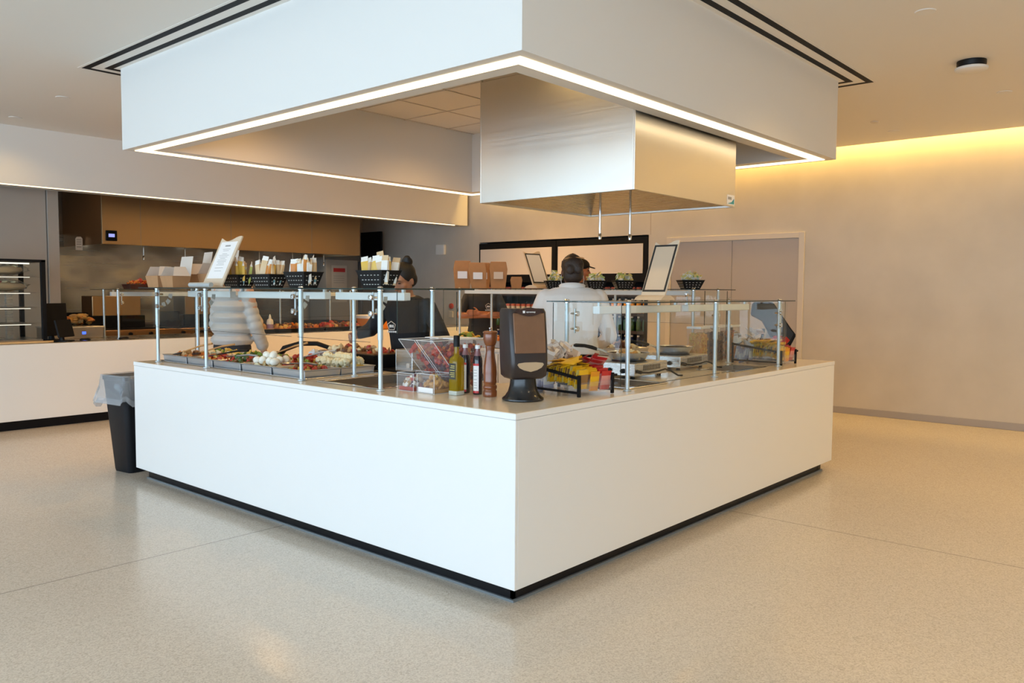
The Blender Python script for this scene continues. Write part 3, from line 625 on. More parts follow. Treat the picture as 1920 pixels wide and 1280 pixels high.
def slant_bin(y, w, label, seed):
    """tall acrylic bin whose front leans out over the small bins"""
    t = thing('dried_fruit_bin', label, 'acrylic bin', (.40, y, HH), group='tall slanted acrylic bins'); b = w/2
    fr = [(0,.075), (-.19,.285), (.22,.285), (.22,.0), (0,.0)]
    def plate(P4, nrm, m, name, parent, th=.003):
        o = [tuple(Vector(p) + Vector(nrm)*th) for p in P4]; return MB().add(P4 + o, [(0,1,2,3), (7,6,5,4), (0,4,5,1), (1,5,6,2), (2,6,7,3), (3,7,4,0)]).build(name, m, parent, smooth=0)
    c = plate([(0,-b,.075), (0,b,.075), (-.19,b,.285), (-.19,-b,.285)], (.74,0,.67), M['acryl'], 'front_panel', t)
    e = MB(); e.tube([(0,-b,.075), (0,b,.075), (-.19,b,.285), (-.19,-b,.285), (0,-b,.075)], .0022, 4); e.build('edge_rim', M['acrye'], c)
    for s in (-1, 1):
        y_ = s*b; MB().add([(x, y_, z) for x, z in fr] + [(x, y_ - s*.003, z) for x, z in fr], [(0,1,2,3,4), (9,8,7,6,5)] + [(i, (i+1)%5, 5+(i+1)%5, 5+i) for i in range(5)]).build('side_panel', M['acryl'], t, smooth=0)
    bk = MB().box(.217, .22, -b, b, 0, .285).box(0, .22, -b, b, 0, .003).build('back_panel', M['acryl'], t, smooth=0)
    e = MB(); e.tube([(-.19,-b,.285), (.22,-b,.285), (.22,b,.285), (-.19,b,.285)], .0022, 4); e.tube([(.22,-b,.285), (.22,-b,0)], .002, 4); e.tube([(0,-b,.075), (0,-b,0)], .002, 4); e.build('edge_rim', M['acrye'], bk)
    mb = MB(); r = random.Random(seed)
    for i in range(330):
        z = .02 + .225*r.random(); xm = -.19*max(0, (z-.075))/.21 + .022; x = xm + r.random()*(.20 - xm); s = .010 + .008*r.random()
        mb.blob((x, (r.random()*2-1)*(b-.02), z), (s*1.2, s, s*.7), .45, r.choice([0,0,0,1,2]), seed*77+i, 7, 5, Euler((r.random()*6, r.random()*6, 0)).to_matrix())
    fo = mb.build('dried_fruit', [F['red'], F['purple'], F['orange']], t); fo['kind'] = 'stuff'
    MB().box(.0, .18, -b+.01, b-.01, .286, .291).build('lid', M['paper'], t, smooth=0)
slant_bin(.985, .13, 'tall slanted clear bin of dried red fruit, the one nearer the food guard', 71)
slant_bin(.838, .13, 'tall slanted clear bin of dried red fruit, right behind the olive oil bottle', 72)

# bottles
M['oil'] = glassy('olive_oil', (.80,.60,.03), 1.47, .02, .9, (.42,.30,.01), .45)
ob = thing('oil_bottle', 'square shouldered bottle of golden olive oil with black cap', 'bottle', (.29, .672, HH))
def sqr(a, z, r=.3):
    pts = []
    for qx, qy in ((1,1), (-1,1), (-1,-1), (1,-1)):
        for t in (0, .5, 1):
            ang = math.atan2(qy, qx) - PI/4 + t*PI/2; cxx, cyy = qx*a*(1-r), qy*a*(1-r); pts.append((cxx + a*r*math.cos(ang), cyy + a*r*math.sin(ang), z))
    return pts
def rr(a, z): return [(a*math.cos(-PI/4+PI/4-0+2*PI*j/12 + PI/12*0), a*math.sin(2*PI*j/12), z) for j in range(12)]
def blend(a, z, k):
    A = sqr(a, z); A = A[-1:] + A[:-1]; return A
MB().loft([sqr(.030,.0), sqr(.0315,.004), sqr(.0315,.175), sqr(.029,.195), sqr(.0165,.212,.9), sqr(.0135,.225,.95), sqr(.0135,.262,.95)], 0).build('glass_body', M['oil'], ob, smooth=60)
MB().loft([sqr(.0312,.0005), sqr(.0322,.004), sqr(.0322,.022), sqr(.0312,.0225)]).build('glass_foot', mat('thick_clear_glass', (.55,.58,.52), .08), ob)
MB().lathe([(.017,.258), (.017,.315), (.015,.318), (.001,.318)], 20).build('cap', M['black'], ob)
lb = MB().box(-.0331,-.0322,-.024,.024,.085,.17).build('label_panel', mat('dark_label', (.035,.035,.028), .5), ob, smooth=0)
for z in (.155, .145, .132, .118, .108, .098): MB().box(-.0336,-.0331,-.018,.018-.012*((z*1000)%3)/3,z,z+.003).build('print_line', M['yel2'], lb, smooth=0)
M['bals'] = mat('dark_vinegar', (.012,.010,.018), .12, coat=.4)
def sauce(x, y, lab):
    s = thing('vinegar_bottle', lab, 'bottle', (x, y, HH), rz=.35, group='dark vinegar bottles')
    MB().lathe([(.024,0), (.0265,.004), (.0265,.178), (.0245,.195), (.0195,.208)], 24).build('body', M['bals'], s)
    MB().lathe([(.0196,.2078), (.0185,.215), (.0125,.236), (.0125,.25)], 20).build('neck', mat('vinegar_neck', (.22,.09,.10), .1, spec=.8) if 'vn' not in M else M['vn'], s)
    MB().lathe([(.0145,.246), (.0145,.263), (.011,.266), (.001,.266)], 16).build('cap', M['acrye'], s)
    k = MB(); n = 8
    rows = [[(.0269*math.cos(a), .0269*math.sin(a), z) for a in [PI*.80 + .35*PI*j/n*1.15 for j in range(n+1)]] for z in (.02, .155)]
    k.loft(rows, 0, False, close=False); lb = k.build('label_panel', M['paper'], s)
    for z0, z1 in ((.008,.02), (.155,.167)):
        k = MB(); k.loft([[(.0269*math.cos(a), .0269*math.sin(a), z) for a in [PI*.80 + .35*PI*j/n*1.15 for j in range(n+1)]] for z in (z0, z1)], 0, False, close=False); k.build('red_band', M['redf'], lb)
    for z in (.035, .05, .062, .08, .10, .115, .13):
        k = MB(); k.loft([[(.0272*math.cos(a), .0272*math.sin(a), zz) for a in [PI*.86 + .22*PI*j/4 for j in range(5)]] for zz in (z, z+.003)], 0, False, close=False); k.build('print_line', M['greytxt'], lb)
M['vn'] = mat('vinegar_neck_glass', (.22,.09,.10), .1, spec=.8)
sauce(.385, .700, 'slim dark vinegar bottle with white label, directly beside the olive oil bottle'); sauce(.385, .607, 'slim dark vinegar bottle with white label, beside the wooden pepper mill')
pm = thing('pepper_mill', 'tall turned dark wood pepper mill with small steel knob', 'pepper mill', (.365, .497, HH))
MB().lathe([(.001,0), (.036,0), (.037,.006), (.037,.028), (.033,.034), (.033,.038), (.037,.044), (.037,.056), (.032,.062), (.0325,.068), (.036,.074), (.036,.082), (.0345,.09), (.036,.125), (.034,.16), (.027,.205), (.023,.235), (.0235,.25), (.026,.262), (.026,.268)], 32).build('body', M['wood'], pm)
MB().lathe([(.022,.2685), (.027,.270), (.033,.285), (.037,.305), (.0375,.325), (.036,.332), (.039,.336), (.039,.341), (.03,.346), (.001,.348)], 32).build('head', M['wood'], pm)
MB().lathe([(.004,.347), (.004,.353), (.008,.358), (.008,.362), (.001,.366)], 14).build('knob', M['chrome'], pm)

# napkin dispenser
nd = thing('napkin_dispenser', 'tall brown and black napkin dispenser on a flared round base at the counter corner', 'napkin dispenser', (.385, .285, HH), rz=math.radians(-26))
MB().lathe([(.001,0), (.104,0), (.108,.004), (.107,.010), (.092,.022), (.077,.045), (.069,.075), (.066,.10), (.066,.118), (.001,.118)], 40).build('base', mat('glossy_black', (.010,.011,.013), .22), nd)
M['smoke'] = mat('smoked_brown_plastic', (.20,.098,.050), .22, spec=.5, var=.08, vscale=9); M['dkbrown'] = mat('dark_brown_plastic', (.030,.021,.020), .32)
def nring(w, d0, d1, z, r=.02, dz0=0, dz1=0):
    """rounded rectangle: x=width, y=-front..back"""
    pts = []
    for sx, yy in ((1, d0), (1, d1), (-1, d1), (-1, d0)):
        pass
    c = [(w-r, d0+r, -PI/2, 0), (w-r, d1-r, 0, PI/2), (-w+r, d1-r, PI/2, PI), (-w+r, d0+r, PI, 1.5*PI)]
    for cx_, cy_, a0, a1 in c:
        for t in range(5):
            a = a0 + (a1-a0)*t/4; y = cy_ + r*math.sin(a); pts.append((cx_ + r*math.cos(a), y, z + (dz1-dz0)*(y-d0)/(d1-d0) + dz0))
    return pts
sh = .0
MB().loft([nring(.083,-.068,.07,.112), nring(.097,-.088,.082,.128), nring(.101,-.094,.085,.20), nring(.104,-.082,.085,.30), nring(.103,-.062,.085,.45, .02, 0, .0), nring(.098,-.052,.08,.468)], 0).build('housing', M['dkbrown'], nd, smooth=50)
cv = MB(); P = [(-.083,.245), (.083,.245), (.085,.25), (.086,.44), (.083,.447), (-.083,.447), (-.086,.44), (-.085,.25)]
def fy(z): return -.096 + (z-.20)*.135
cv.add([(x, fy(z)-.006, z) for x, z in P] + [(x, fy(z)+.012, z) for x, z in P], [tuple(range(8))] + [(i, (i+1)%8, 8+(i+1)%8, 8+i) for i in range(8)])
cv.build('smoked_window', M['smoke'], nd, smooth=0, bevel=.003)
sl = MB(); P = [(-.072,.188), (-.066,.196), (-.03,.2), (.03,.2), (.066,.196), (.072,.188), (.06,.172), (.035,.160), (.0,.152), (-.035,.160), (-.06,.172)]
sl.add([(x, -.0965 - .0012, z) for x, z in P] + [(x, -.09, z) for x, z in P], [tuple(range(11))] + [(i, (i+1)%11, 11+(i+1)%11, 11+i) for i in range(11)])
sl.build('napkin_slot', mat('napkin_paper', (.50,.36,.22), .8), nd, smooth=0)
tp = MB(); n = 14
up_ = [(-.078 + .156*i/n, .452 + .022*math.sin(PI*i/n)) for i in range(n+1)]; dn_ = [(.078 - .156*i/n, .452 - .022*math.sin(PI*i/n)) for i in range(1, n)]
P = up_ + dn_; L_ = len(P)
tp.add([(x, fy(z)-.012, z) for x, z in P] + [(x, -.03, z) for x, z in P], [tuple(range(L_))] + [(i, (i+1)%L_, L_+(i+1)%L_, L_+i) for i in range(L_)])
oc = tp.build('brand_plate', mat('maroon_plastic', (.045,.020,.016), .25), nd, smooth=0)
TT = Matrix.Translation((.0, fy(.452)-.0128, .452)) @ Matrix.Rotation(PI/2, 4, 'X')
MB().cbox((-.030, fy(.452)-.0125, .452), (.012,.001,.012)).build('logo_square', M['paper'], oc, smooth=0)
text('xpressnap', .0125, M['paper'], oc, Matrix.Translation((.008, fy(.452)-.0125, .452)) @ Matrix.Rotation(PI/2, 4, 'X'))

# sachets
def sachet_mesh(m1, m2, nm, w=.078, h=.105):
    mb = MB(); rows = []
    for z, t in ((-h/2,.0006), (-h/2+.007,.0008), (-h/4,.0035), (0,.0045), (h/4,.0035), (h/2-.007,.0008), (h/2,.0006)):
        rows.append([(-w/2,-t*.3,z), (-w/4,-t,z), (0,-t*1.15,z), (w/4,-t,z), (w/2,-t*.3,z), (w/2,t*.3,z), (w/4,t,z), (0,t*1.15,z), (-w/4,t,z), (-w/2,t*.3,z)])
    mb.loft(rows, 0); n = 10
    mb.m = [1 if 2*n <= i < 4*n and i % n in (0,1,2,3) else 0 for i in range(len(mb.f))]
    return mb, [m1, m2], nm
SD = {}
def sachet(kind, Mx, label, group):
    if kind not in SD:
        mb, ms, nm = sachet_mesh(*{'y': (M['yel'], M['brn'], 'mustard_sachet'), 'y2': (M['yel2'], M['yel'], 'mustard_sachet'), 'o': (M['orf'], M['yel'], 'honey_sachet'), 'r': (M['redf'], M['redp'], 'ketchup_sachet'), 'w': (M['whi'], M['tanp'], 'sugar_sachet'), 'l': (M['lav'], M['paper'], 'sweetener_sachet')}[kind], **({'w': .055, 'h': .072} if kind == 'w' else {}))
        o = SD[kind] = mb.build(nm, ms)
    else:
        o = SD[kind].copy(); COL.objects.link(o)
    o.matrix_world = Mx; return tag(o, label, 'sachet', group)
def rack(ox, oy, rz, where, seed, full=True):
    B = Matrix.Translation((ox, oy, HH)) @ Matrix.Rotation(rz, 4, 'Z'); r = random.Random(seed)
    t = thing('sachet_rack', 'black barred sachet rack ' + where, 'sachet rack', (ox, oy, HH), rz)
    W, D = .275, .40
    fr = MB()
    for x in (0, W):
        MB().box(x-.008, x+.008, -.008, .008, 0.001, .115).build('post', M['blackm'], t, smooth=0, bevel=.002); MB().box(x-.007, x+.007, D-.007, D+.007, 0.001, .16).build('post', M['blackm'], t, smooth=0, bevel=.002)
        MB().tube([(x, .0, .10), (x, D, .15)], .0075, 4, sq=True).build('top_rail', M['blackm'], t, smooth=0)
        MB().tube([(x, .0, .022), (x, D, .022)], .006, 4, sq=True).build('bottom_rail', M['blackm'], t, smooth=0)
    MB().tube([(W, .0, .10), (W+.035, 0, .10)], .0065, 4, sq=True).build('top_stub', M['blackm'], t, smooth=0)
    MB().box(0, W, .0, D, .018, .021).build('tray_floor', M['acryl'], t, smooth=0)
    MB().box(.01, W-.01, -.002, .001, .02, .075).build('front_lip', M['acryl'], t, smooth=0)
    for x in (W/3, 2*W/3): MB().box(x-.001, x+.001, 0, D, .02, .09).build('divider', M['acryl'], t, smooth=0)
    MB().box(W-.005, W-.002, .005, D-.005, .025, .09).build('side_wall', M['acryl'], t, smooth=0)
    g1, g2, g3, g4 = ('yellow sachets ' + where, 'red sachets ' + where, 'pale sachets ' + where, 'lavender sachets ' + where)
    def put(kind, x, y, z, rx, ry, rzz, lab, g): sachet(kind, B @ Matrix.Translation((x, y, z)) @ Euler((rx, ry, rzz)).to_matrix().to_4x4(), lab, g)
    cw = W/3
    for c in range(3):
        for i in range(14):
            y = .012 + i*.0165; rise = .02*math.sin(PI*i/14) + (.012 if c == 0 else 0)
            k = ('y2' if c == 0 and i % 3 == 1 else 'y') if c == 0 else ('o' if i < 1 else 'y') if c == 1 else 'r'
            put(k, cw*(c+.5)+r.uniform(-.004,.004), y, .078+rise+r.uniform(-.004,.004)+.02*(i/14), .16+r.uniform(-.1,.1), r.uniform(-.05,.05), r.uniform(-.08,.08), ('red condiment sachet standing in the black rack ' if c == 2 else 'orange honey sachet at the front of the black rack ' if k == 'o' else 'pale yellow condiment sachet standing in the black rack ' if k == 'y2' else 'yellow condiment sachet standing in the black rack ') + where, g2 if c == 2 else g1)
    for i in range(18):
        c = i % 2; put('y', cw*(c+.5)+r.uniform(-.03,.03), .07+.16*r.random(), .152+.03*r.random(), 1.35+r.uniform(-.3,.3), r.uniform(-.3,.3), r.uniform(-1,1), 'loose yellow condiment sachet on top of the rack ' + where, g1)
    for i in range(7): put('r', cw*2.5+r.uniform(-.02,.02), .07+.15*r.random(), .15+.03*r.random(), 1.0+r.uniform(-.5,.5), r.uniform(-.4,.4), r.uniform(-.8,.8), 'loose red condiment sachet on top of the rack ' + where, g2)
    for c in range(3):
        for i in range(8):
            put('l' if c == 0 else 'w', cw*(c+.5), .265+i*.016, .07+.02*math.sin(i)+.01*c, .1+r.uniform(-.1,.1), r.uniform(-.1,.1), r.uniform(-.1,.1), ('lavender' if c == 0 else 'pale') + ' sachet standing at the back of the rack ' + where, g4 if c == 0 else g3)
    for i in range(66 if full else 20):
        put('w', .01+.25*r.random(), .24+.16*r.random(), .15+.10*r.random(), r.uniform(-1.2,1.4), r.uniform(-.8,.8), r.uniform(-1.5,1.5), 'loose pale sugar sachet at the back of the rack ' + where, g3)
rack(.655, .128, math.radians(-5), 'beside the napkin dispenser', 3)
rack(3.245, .13, 0, 'near the black sales screen', 4, False)
jr = thing('glass_jar', 'clear glass jar of white sugar behind the sachet rack', 'jar', (1.0, .70, HH))
MB().lathe([(.001,0), (.044,0), (.047,.004), (.047,.125), (.04,.15), (.04,.175), (.0385,.175), (.0385,.15), (.045,.125), (.045,.006), (.001,.006)], 24).build('glass_body', M['acryl'], jr)
MB().lathe([(.001,.007), (.0445,.007), (.0445,.085), (.001,.092)], 20).build('sugar', mat('white_sugar', (.8,.8,.8), .8), jr)
MB().lathe([(.041,.15), (.044,.153), (.044,.17), (.041,.173)], 24).build('rope_band', M['woodh'], jr)

# ------------------------------------------------------------------ burners and frying pans
def burner(x0, x1, y0, y1, label):
    t = thing('portable_burner', label, 'portable burner', ((x0+x1)/2, (y0+y1)/2, HH), group='portable steel burners'); a, b = (x1-x0)/2, (y1-y0)/2
    bd = MB().box(-a, a, -b, b, .018, .1).build('body', M['steel'], t, smooth=0, bevel=.004)
    for sx in (-1, 1):
        for sy in (-1, 1): MB().lathe([(.014,0), (.012,.02)], 12, 0, None, (sx*(a-.04), sy*(b-.04), 0)).build('foot', M['black'], t)
    for i in range(12): MB().box(-a*.5+i*.018, -a*.5+i*.018+.008, -b-.0008, -b+.002, .052, .086).build('vent_slot', M['blackm'], bd, smooth=0)
    MB().lathe([(.001,.1002), (.115,.1002), (.115,.104), (.001,.104)], 32).build('hob_plate', M['black'], t)
    MB().lathe([(.016,0), (.014,.018), (.001,.018)], 14, 0, Matrix.Translation((-a, -b*.5, .05)) @ RY(-PI/2).to_4x4()).build('knob', M['black'], t)
    MB().lathe([(.016,0), (.014,.018), (.001,.018)], 14, 0, Matrix.Translation((-a, b*.1, .05)) @ RY(-PI/2).to_4x4()).build('knob', M['black'], t)
    c = MB().tube([(-a+.03,-b-.002,.05), (-a+.03,-b-.03,.045), (-a+.10,-b-.035,.04), (0,-b-.05,.045), (.07,-b-.06,.055), (.12,-b-.075,.04), (.17,-b-.1,.0085), (.2,-b-.115,.0075)], .0055, 8).build('power_cord', M['blackm'], t)
    MB().tube([(-a+.03,-b,.05), (-a+.03,-b-.03,.045)], .012, 8).build('strain_relief', M['black'], c)
    return t
burner(1.6, 2.0, .39, .74, 'silver portable burner near the sachet rack with a frying pan of food'); burner(2.33, 2.74, .48, .82, 'silver portable burner farther along the right counter with an empty frying pan')
def fpan(x, y, z, rz, label, food):
    t = thing('frying_pan', label, 'frying pan', (x, y, z), rz)
    MB().lathe([(.001,0), (.105,0), (.115,.006), (.142,.048), (.146,.052), (.143,.053), (.112,.011), (.103,.006), (.001,.006)], 36).build('body', M['panst'], t)
    MB().lathe([(.001,.0062), (.1,.0062), (.109,.0115), (.136,.046), (.134,.046), (.001,.008)], 36).build('lining', M['blackm'], t)
    hd_ = MB().tube([(.138,0,.045), (.165,0,.056), (.19,0,.064), (.21,0,.068)], [.009,.008,.009,.011], 8).build('bracket', M['chrome'], t)
    MB().tube([(.205,0,.066), (.24,0,.078), (.29,0,.088), (.35,0,.09), (.365,0,.089)], [.011,.013,.012,.013,.008], 10).build('handle', M['black'], t)
    if food:
        fo = heap(-.09, .09, -.09, .09, .03, .035, 60, [F['tan'], F['crout'], F['cream']], .036, 81, t, 'pasta', .7); fo['kind'] = 'stuff'
fpan(1.80, .575, HH+.1045, math.radians(118), 'steel frying pan of golden food on the nearer burner', True)
fpan(2.54, .66, HH+.1045, math.radians(150), 'empty dark frying pan on the farther burner', False)

# cereal dispensers, bottles and sales screen at the far end
def cereal(x, y, w, h, c, label, seed):
    t = thing('cereal_jar', label, 'storage jar', (x, y, HH), group='tall cereal jars'); a = w/2
    MB().box(-a, a, -.06, .06, 0, .004).box(-a, a, -.06, -.057, .004, h).box(-a, a, .057, .06, .004, h).box(-a, -a+.003, -.057, .057, .004, h).box(a-.003, a, -.057, .057, .004, h).build('jar_body', M['acryl'], t, smooth=0)
    MB().box(-a-.003, a+.003, -.063, .063, h, h+.018).build('lid', M['acrye'], t, smooth=0, bevel=.003)
    mb = MB(); r = random.Random(seed); mb.box(-a+.012, a-.012, -.046, .046, .006, h*.84, 0)
    for i in range(150):
        f = r.random(); s = .009 + .006*r.random(); z = .012 + (h*.86-.02)*r.random()
        if f < .4: p = (-a+.012, r.uniform(-.044,.044), z)
        elif f < .8: p = (r.uniform(-a+.012, a-.012), -.046, z)
        else: p = (r.uniform(-a+.012, a-.012), r.uniform(-.044,.044), h*.84)
        mb.blob(p, (s, s*.8, s*.6), .4, 1 + i % 2, seed*31+i, 6, 4, Euler((r.random()*6, r.random()*6, 0)).to_matrix())
    fo = mb.build('cereal', [F[k] for k in c], t); fo['kind'] = 'stuff'
cereal(3.03, .72, .15, .27, ['crout','crout','yellow'], 'clear jar of golden corn flakes behind the farther burner', 91)
cereal(3.30, .72, .15, .27, ['dark','dark','brown'], 'clear jar of dark chocolate cereal between the two lighter jars', 92)
cereal(3.56, .72, .16, .27, ['brown','tan','orange'], 'clear jar of brown granola at the far end of the cereal jars', 93)
for x, y, l in ((3.80, .82, 'small dark sauce bottle standing beside the granola jar'), (3.78, .52, 'small dark sauce bottle standing before the tilted black screen')):
    s = thing('sauce_bottle', l, 'bottle', (x, y, HH))
    MB().lathe([(.001,0), (.034,0), (.035,.004), (.035,.12), (.028,.16), (.014,.20), (.014,.21)], 20).build('body', M['bals'], s)
    MB().lathe([(.016,.205), (.016,.255), (.001,.257)], 16).build('cap', M['dkbrown'] if 'granola' in l else mat('slate_cap', (.05,.07,.085), .4), s)
    MB().lathe([(.0355,.03), (.0355,.11)], 20, cap=False).build('label_band', M['paper'], s)
ps_ = thing('sales_screen', 'tilted black sales screen on a white stand at the far end of the right counter', 'screen', (3.60, .38, HH), rz=math.radians(-50))
SP = [(-.15,.185), (-.135,.193), (.005,.193), (.02,.183), (.155,-.02), (.190,-.066), (.190,-.085), (.15,-.158), (.135,-.172), (.086,-.184), (.026,-.154), (-.073,.039), (-.160,.085), (-.163,.10)]
TS = Matrix.Translation((0, -.01, .285)) @ RX(-.12).to_4x4() @ RX(PI/2).to_4x4()
MB().sheet(SP, .05, 0, TS).build('screen_body', M['blackm'], ps_, smooth=0, bevel=.012)
MB().sheet([(x*.86+.002, z*.86) for x, z in SP], .004, 0, TS @ Matrix.Translation((0, 0, .048))).build('display', mat('screen_glass', (.008,.008,.009), .35), ps_, smooth=0)
MB().tube([(.0, .09, .012), (.0, .09, .14), (.01, .03, .27)], [.04,.03,.025], 4, sq=True).build('stand', M['paint'], ps_, smooth=0)
MB().box(-.08, .08, .02, .17, 0.001, .014).build('base_plate', M['paint'], ps_, smooth=0, bevel=.004)
# ------------------------------------------------------------------ things on the glass shelves
# menu holders: a tilted board with a waved top edge, standing in a curled foot
def menu(loc, rz, W, Hh, tilt, label, board, sheetm, framed, lines, foot):
    t = thing('menu_holder', label, 'menu holder', loc, rz)          # local: faces -y, width along x
    R = RX(-tilt)
    n = 16; top = [(-W/2 + W*i/n, Hh + .018*math.sin(2*PI*i/n*.9 + 2.6)) for i in range(n+1)]
    poly = [(W/2, 0), *[(x, z) for x, z in reversed(top)], (-W/2, 0)]
    T = Matrix.Translation((0, -.02, .01)) @ R.to_4x4() @ RX(PI/2).to_4x4()
    bd = MB().sheet(poly, .012, 0, T @ Matrix.Translation((0,0,-.012))).build('board', board, t, smooth=0, bevel=.002)
    a, z0, z1 = W*.40, Hh*.16, Hh*.93
    if framed:
        MB().slab([-a-.012, -a, a, a+.012], [z0-.012, z0, z1, z1+.012], 0, .003, lambda x, y: not (abs(x) < a and z0 < y < z1)).v
        f = MB().slab([-a-.012, -a, a, a+.012], [z0-.012, z0, z1, z1+.012], .0, .003, lambda x, y: not (abs(x) < a and z0 < y < z1)); f.v = [tuple(T @ Vector(v)) for v in f.v]; f.build('inner_frame', M['ink'], bd, smooth=0)
    pg = MB().box(-a, a, z0, z1, 0, .0016, 0, T).build('menu_sheet', sheetm, bd, smooth=0)
    if lines:
        r = random.Random(9); z = z1 - .03
        MB().box(-.035, .035, z-.008, z+.004, .0017, .0022, 0, T).build('heading', M['greytxt'], pg, smooth=0); z -= .03
        while z > z0 + .04:
            w = a*(.3+.35*r.random()); MB().box(-w, w, z, z+.0025, .0017, .0022, 0, T).build('print_line', M['greytxt'], pg, smooth=0); z -= .0125 if r.random() < .7 else .024
    if foot == 'roll':
        MB().tube([(-W/2-.01,-.10,.018), (W/2+.01,-.10,.018)], .017, 14).build('rolled_foot', M['alu'], t)
        MB().box(-W/2, W/2, -.10, .05, .002, .008).build('foot_plate', M['cream'], t, smooth=0)
    else:
        pts = [(-.03+.0,.03), (-.05,.022), (-.07,.004), (.10,.004), (.08,.022), (.04,.034), (.0,.036)]
        mb = MB(); L_ = len(pts); vs = [(-W/2-.01, y, z) for y, z in pts] + [(W/2+.01, y, z) for y, z in pts]
        mb.add(vs, [tuple(range(L_)), tuple(range(L_, 2*L_))[::-1]] + [(i, (i+1)%L_, L_+(i+1)%L_, L_+i) for i in range(L_)]); mb.build('curled_foot', board, t, smooth=30)
    return t
menu((.155, 2.955, ZA+.001), -PI/2, .27, .375, math.radians(25), 'tilted menu holder with a printed white menu beside the open takeout boxes', M['cream'], M['paper'], False, True, 'roll')
menu((1.66, .30, ZB+.001), -PI/2, .175, .40, math.radians(26), 'tilted tan menu board in a black inner frame on the near right food guard', M['cream'], mat('tan_sheet', (.60,.47,.34), .5), True, False, 'curl')
menu((3.68, 2.86, ZC+.001), 0, .27, .39, math.radians(22), 'tilted menu board with blank white sheet in a black frame beside the kraft boxes', M['cream'], M['paper'], True, False, 'curl')

# open takeout boxes
def takeout(x, y, z, rz, s, label, lid=True):
    t = thing('takeout_box', label, 'takeout box', (x, y, z), rz, 'open takeout boxes on the near left shelf')
    a, b, h = .075*s, .055*s, .065*s
    mb = MB(); lo = [(-a*.82,-b*.82,0), (a*.82,-b*.82,0), (a*.82,b*.82,0), (-a*.82,b*.82,0)]; hi = [(-a,-b,h), (a,-b,h), (a,b,h), (-a,b,h)]
    mb.loft([lo, hi], 0, False); mb.add(lo, [(3,2,1,0)])
    ih = [(x_*.97, y_*.97, h) for x_, y_, _ in hi]; il = [(x_*.95, y_*.95, .003) for x_, y_, _ in lo]; mb.loft([hi, ih], 1, False); mb.loft([ih, il], 1, False); mb.add(il, [(0,1,2,3)], 1)
    mb.build('tray', [M['kraft'], M['kraftw']], t, smooth=0)
    if lid: MB().sheet([(-a*.97, 0), (a*.97, 0), (a*.9, .115*s), (-a*.9, .115*s)], .0018, 0, Matrix.Translation((0, b, h)) @ RX(PI/2 - .18).to_4x4()).build('lid', M['kraftw'], t, smooth=0)
    for sx in (-1, 1): MB().sheet([(-b*.9, 0), (b*.9, 0), (b*.6, .055*s), (-b*.6, .055*s)], .0016, 0, Matrix.Translation((sx*a, 0, h)) @ RZ(sx*PI/2).to_4x4() @ RX(PI/2 - .35).to_4x4()).build('flap', M['kraftw'], t, smooth=0)
takeout(.14, 3.72, ZA+.001, -PI/2, 1.35, 'small open kraft takeout box with white flaps at the far end of the shelf', False)
takeout(.13, 3.47, ZA+.001, -PI/2, 1.3, 'open kraft takeout box with white flaps in front of the tall pair')
takeout(.34, 3.60, ZA+.001, -PI/2-.2, 1.55, 'large open kraft takeout box whose white lid stands up at the back')
takeout(.38, 3.32, ZA+.001, -PI/2+.15, 1.6, 'large open kraft takeout box directly behind the tilted menu holder')

# slotted black baskets
def basket(x, y, z, rz, label, w=.20, d=.16, h=.095, group='slotted black baskets'):
    t = thing('slotted_basket', label, 'basket', (x, y, z), rz, group); k = .68; th = .004
    def r(f, zz, o=0): return [(-w/2*f+o, -d/2*f+o, zz), (w/2*f-o, -d/2*f+o, zz), (w/2*f-o, d/2*f-o, zz), (-w/2*f+o, d/2*f-o, zz)]
    mb = MB(); mb.loft([r(k, 0), r(1, h), r(1.03, h), r(1.03, h+.005), r(1, h+.005, th), r(k, .004, th)], 0, False); mb.add(r(k, 0), [(3,2,1,0)]); mb.add(r(k, .004, th), [(0,1,2,3)])
    bd = mb.build('body', M['black'], t, smooth=0)
    sl = MB()
    for row in range(3):
        f = k + (1-k)*(.22+.27*row); zz = h*(.22+.27*row); dy = d/2*f + .0006
        nn = 6
        for i in range(nn):
            x0 = (-.36 + .72*i/(nn-1))*w*f
            for s in (-1, 1): sl.cbox((x0, s*dy, zz), (w*.055, .0012, .005))
        for i in range(5):
            y0 = (-.34 + .68*i/4)*d*f
            for s in (-1, 1): sl.cbox((s*(w/2*f+.0006), y0, zz), (.0012, d*.06, .005))
    o = sl.build('slot_pattern', M['greytxt'] if False else mat('slot_light', (.42,.42,.40), .5) if 'slot' not in M else M['slot'], bd, smooth=0); o['kind'] = 'stuff'
    return t
M['slot'] = mat('slot_light_grey', (.42,.42,.40), .5)
bar_m = [mat('bar_white', (.80,.78,.72), .35), mat('bar_yellow', (.72,.46,.08), .4), mat('bar_orange', (.62,.22,.03), .4), mat('bar_teal', (.12,.28,.33), .4), mat('bar_tan', (.66,.47,.26), .4), mat('bar_green', (.42,.48,.12), .4)]
BARS = {}
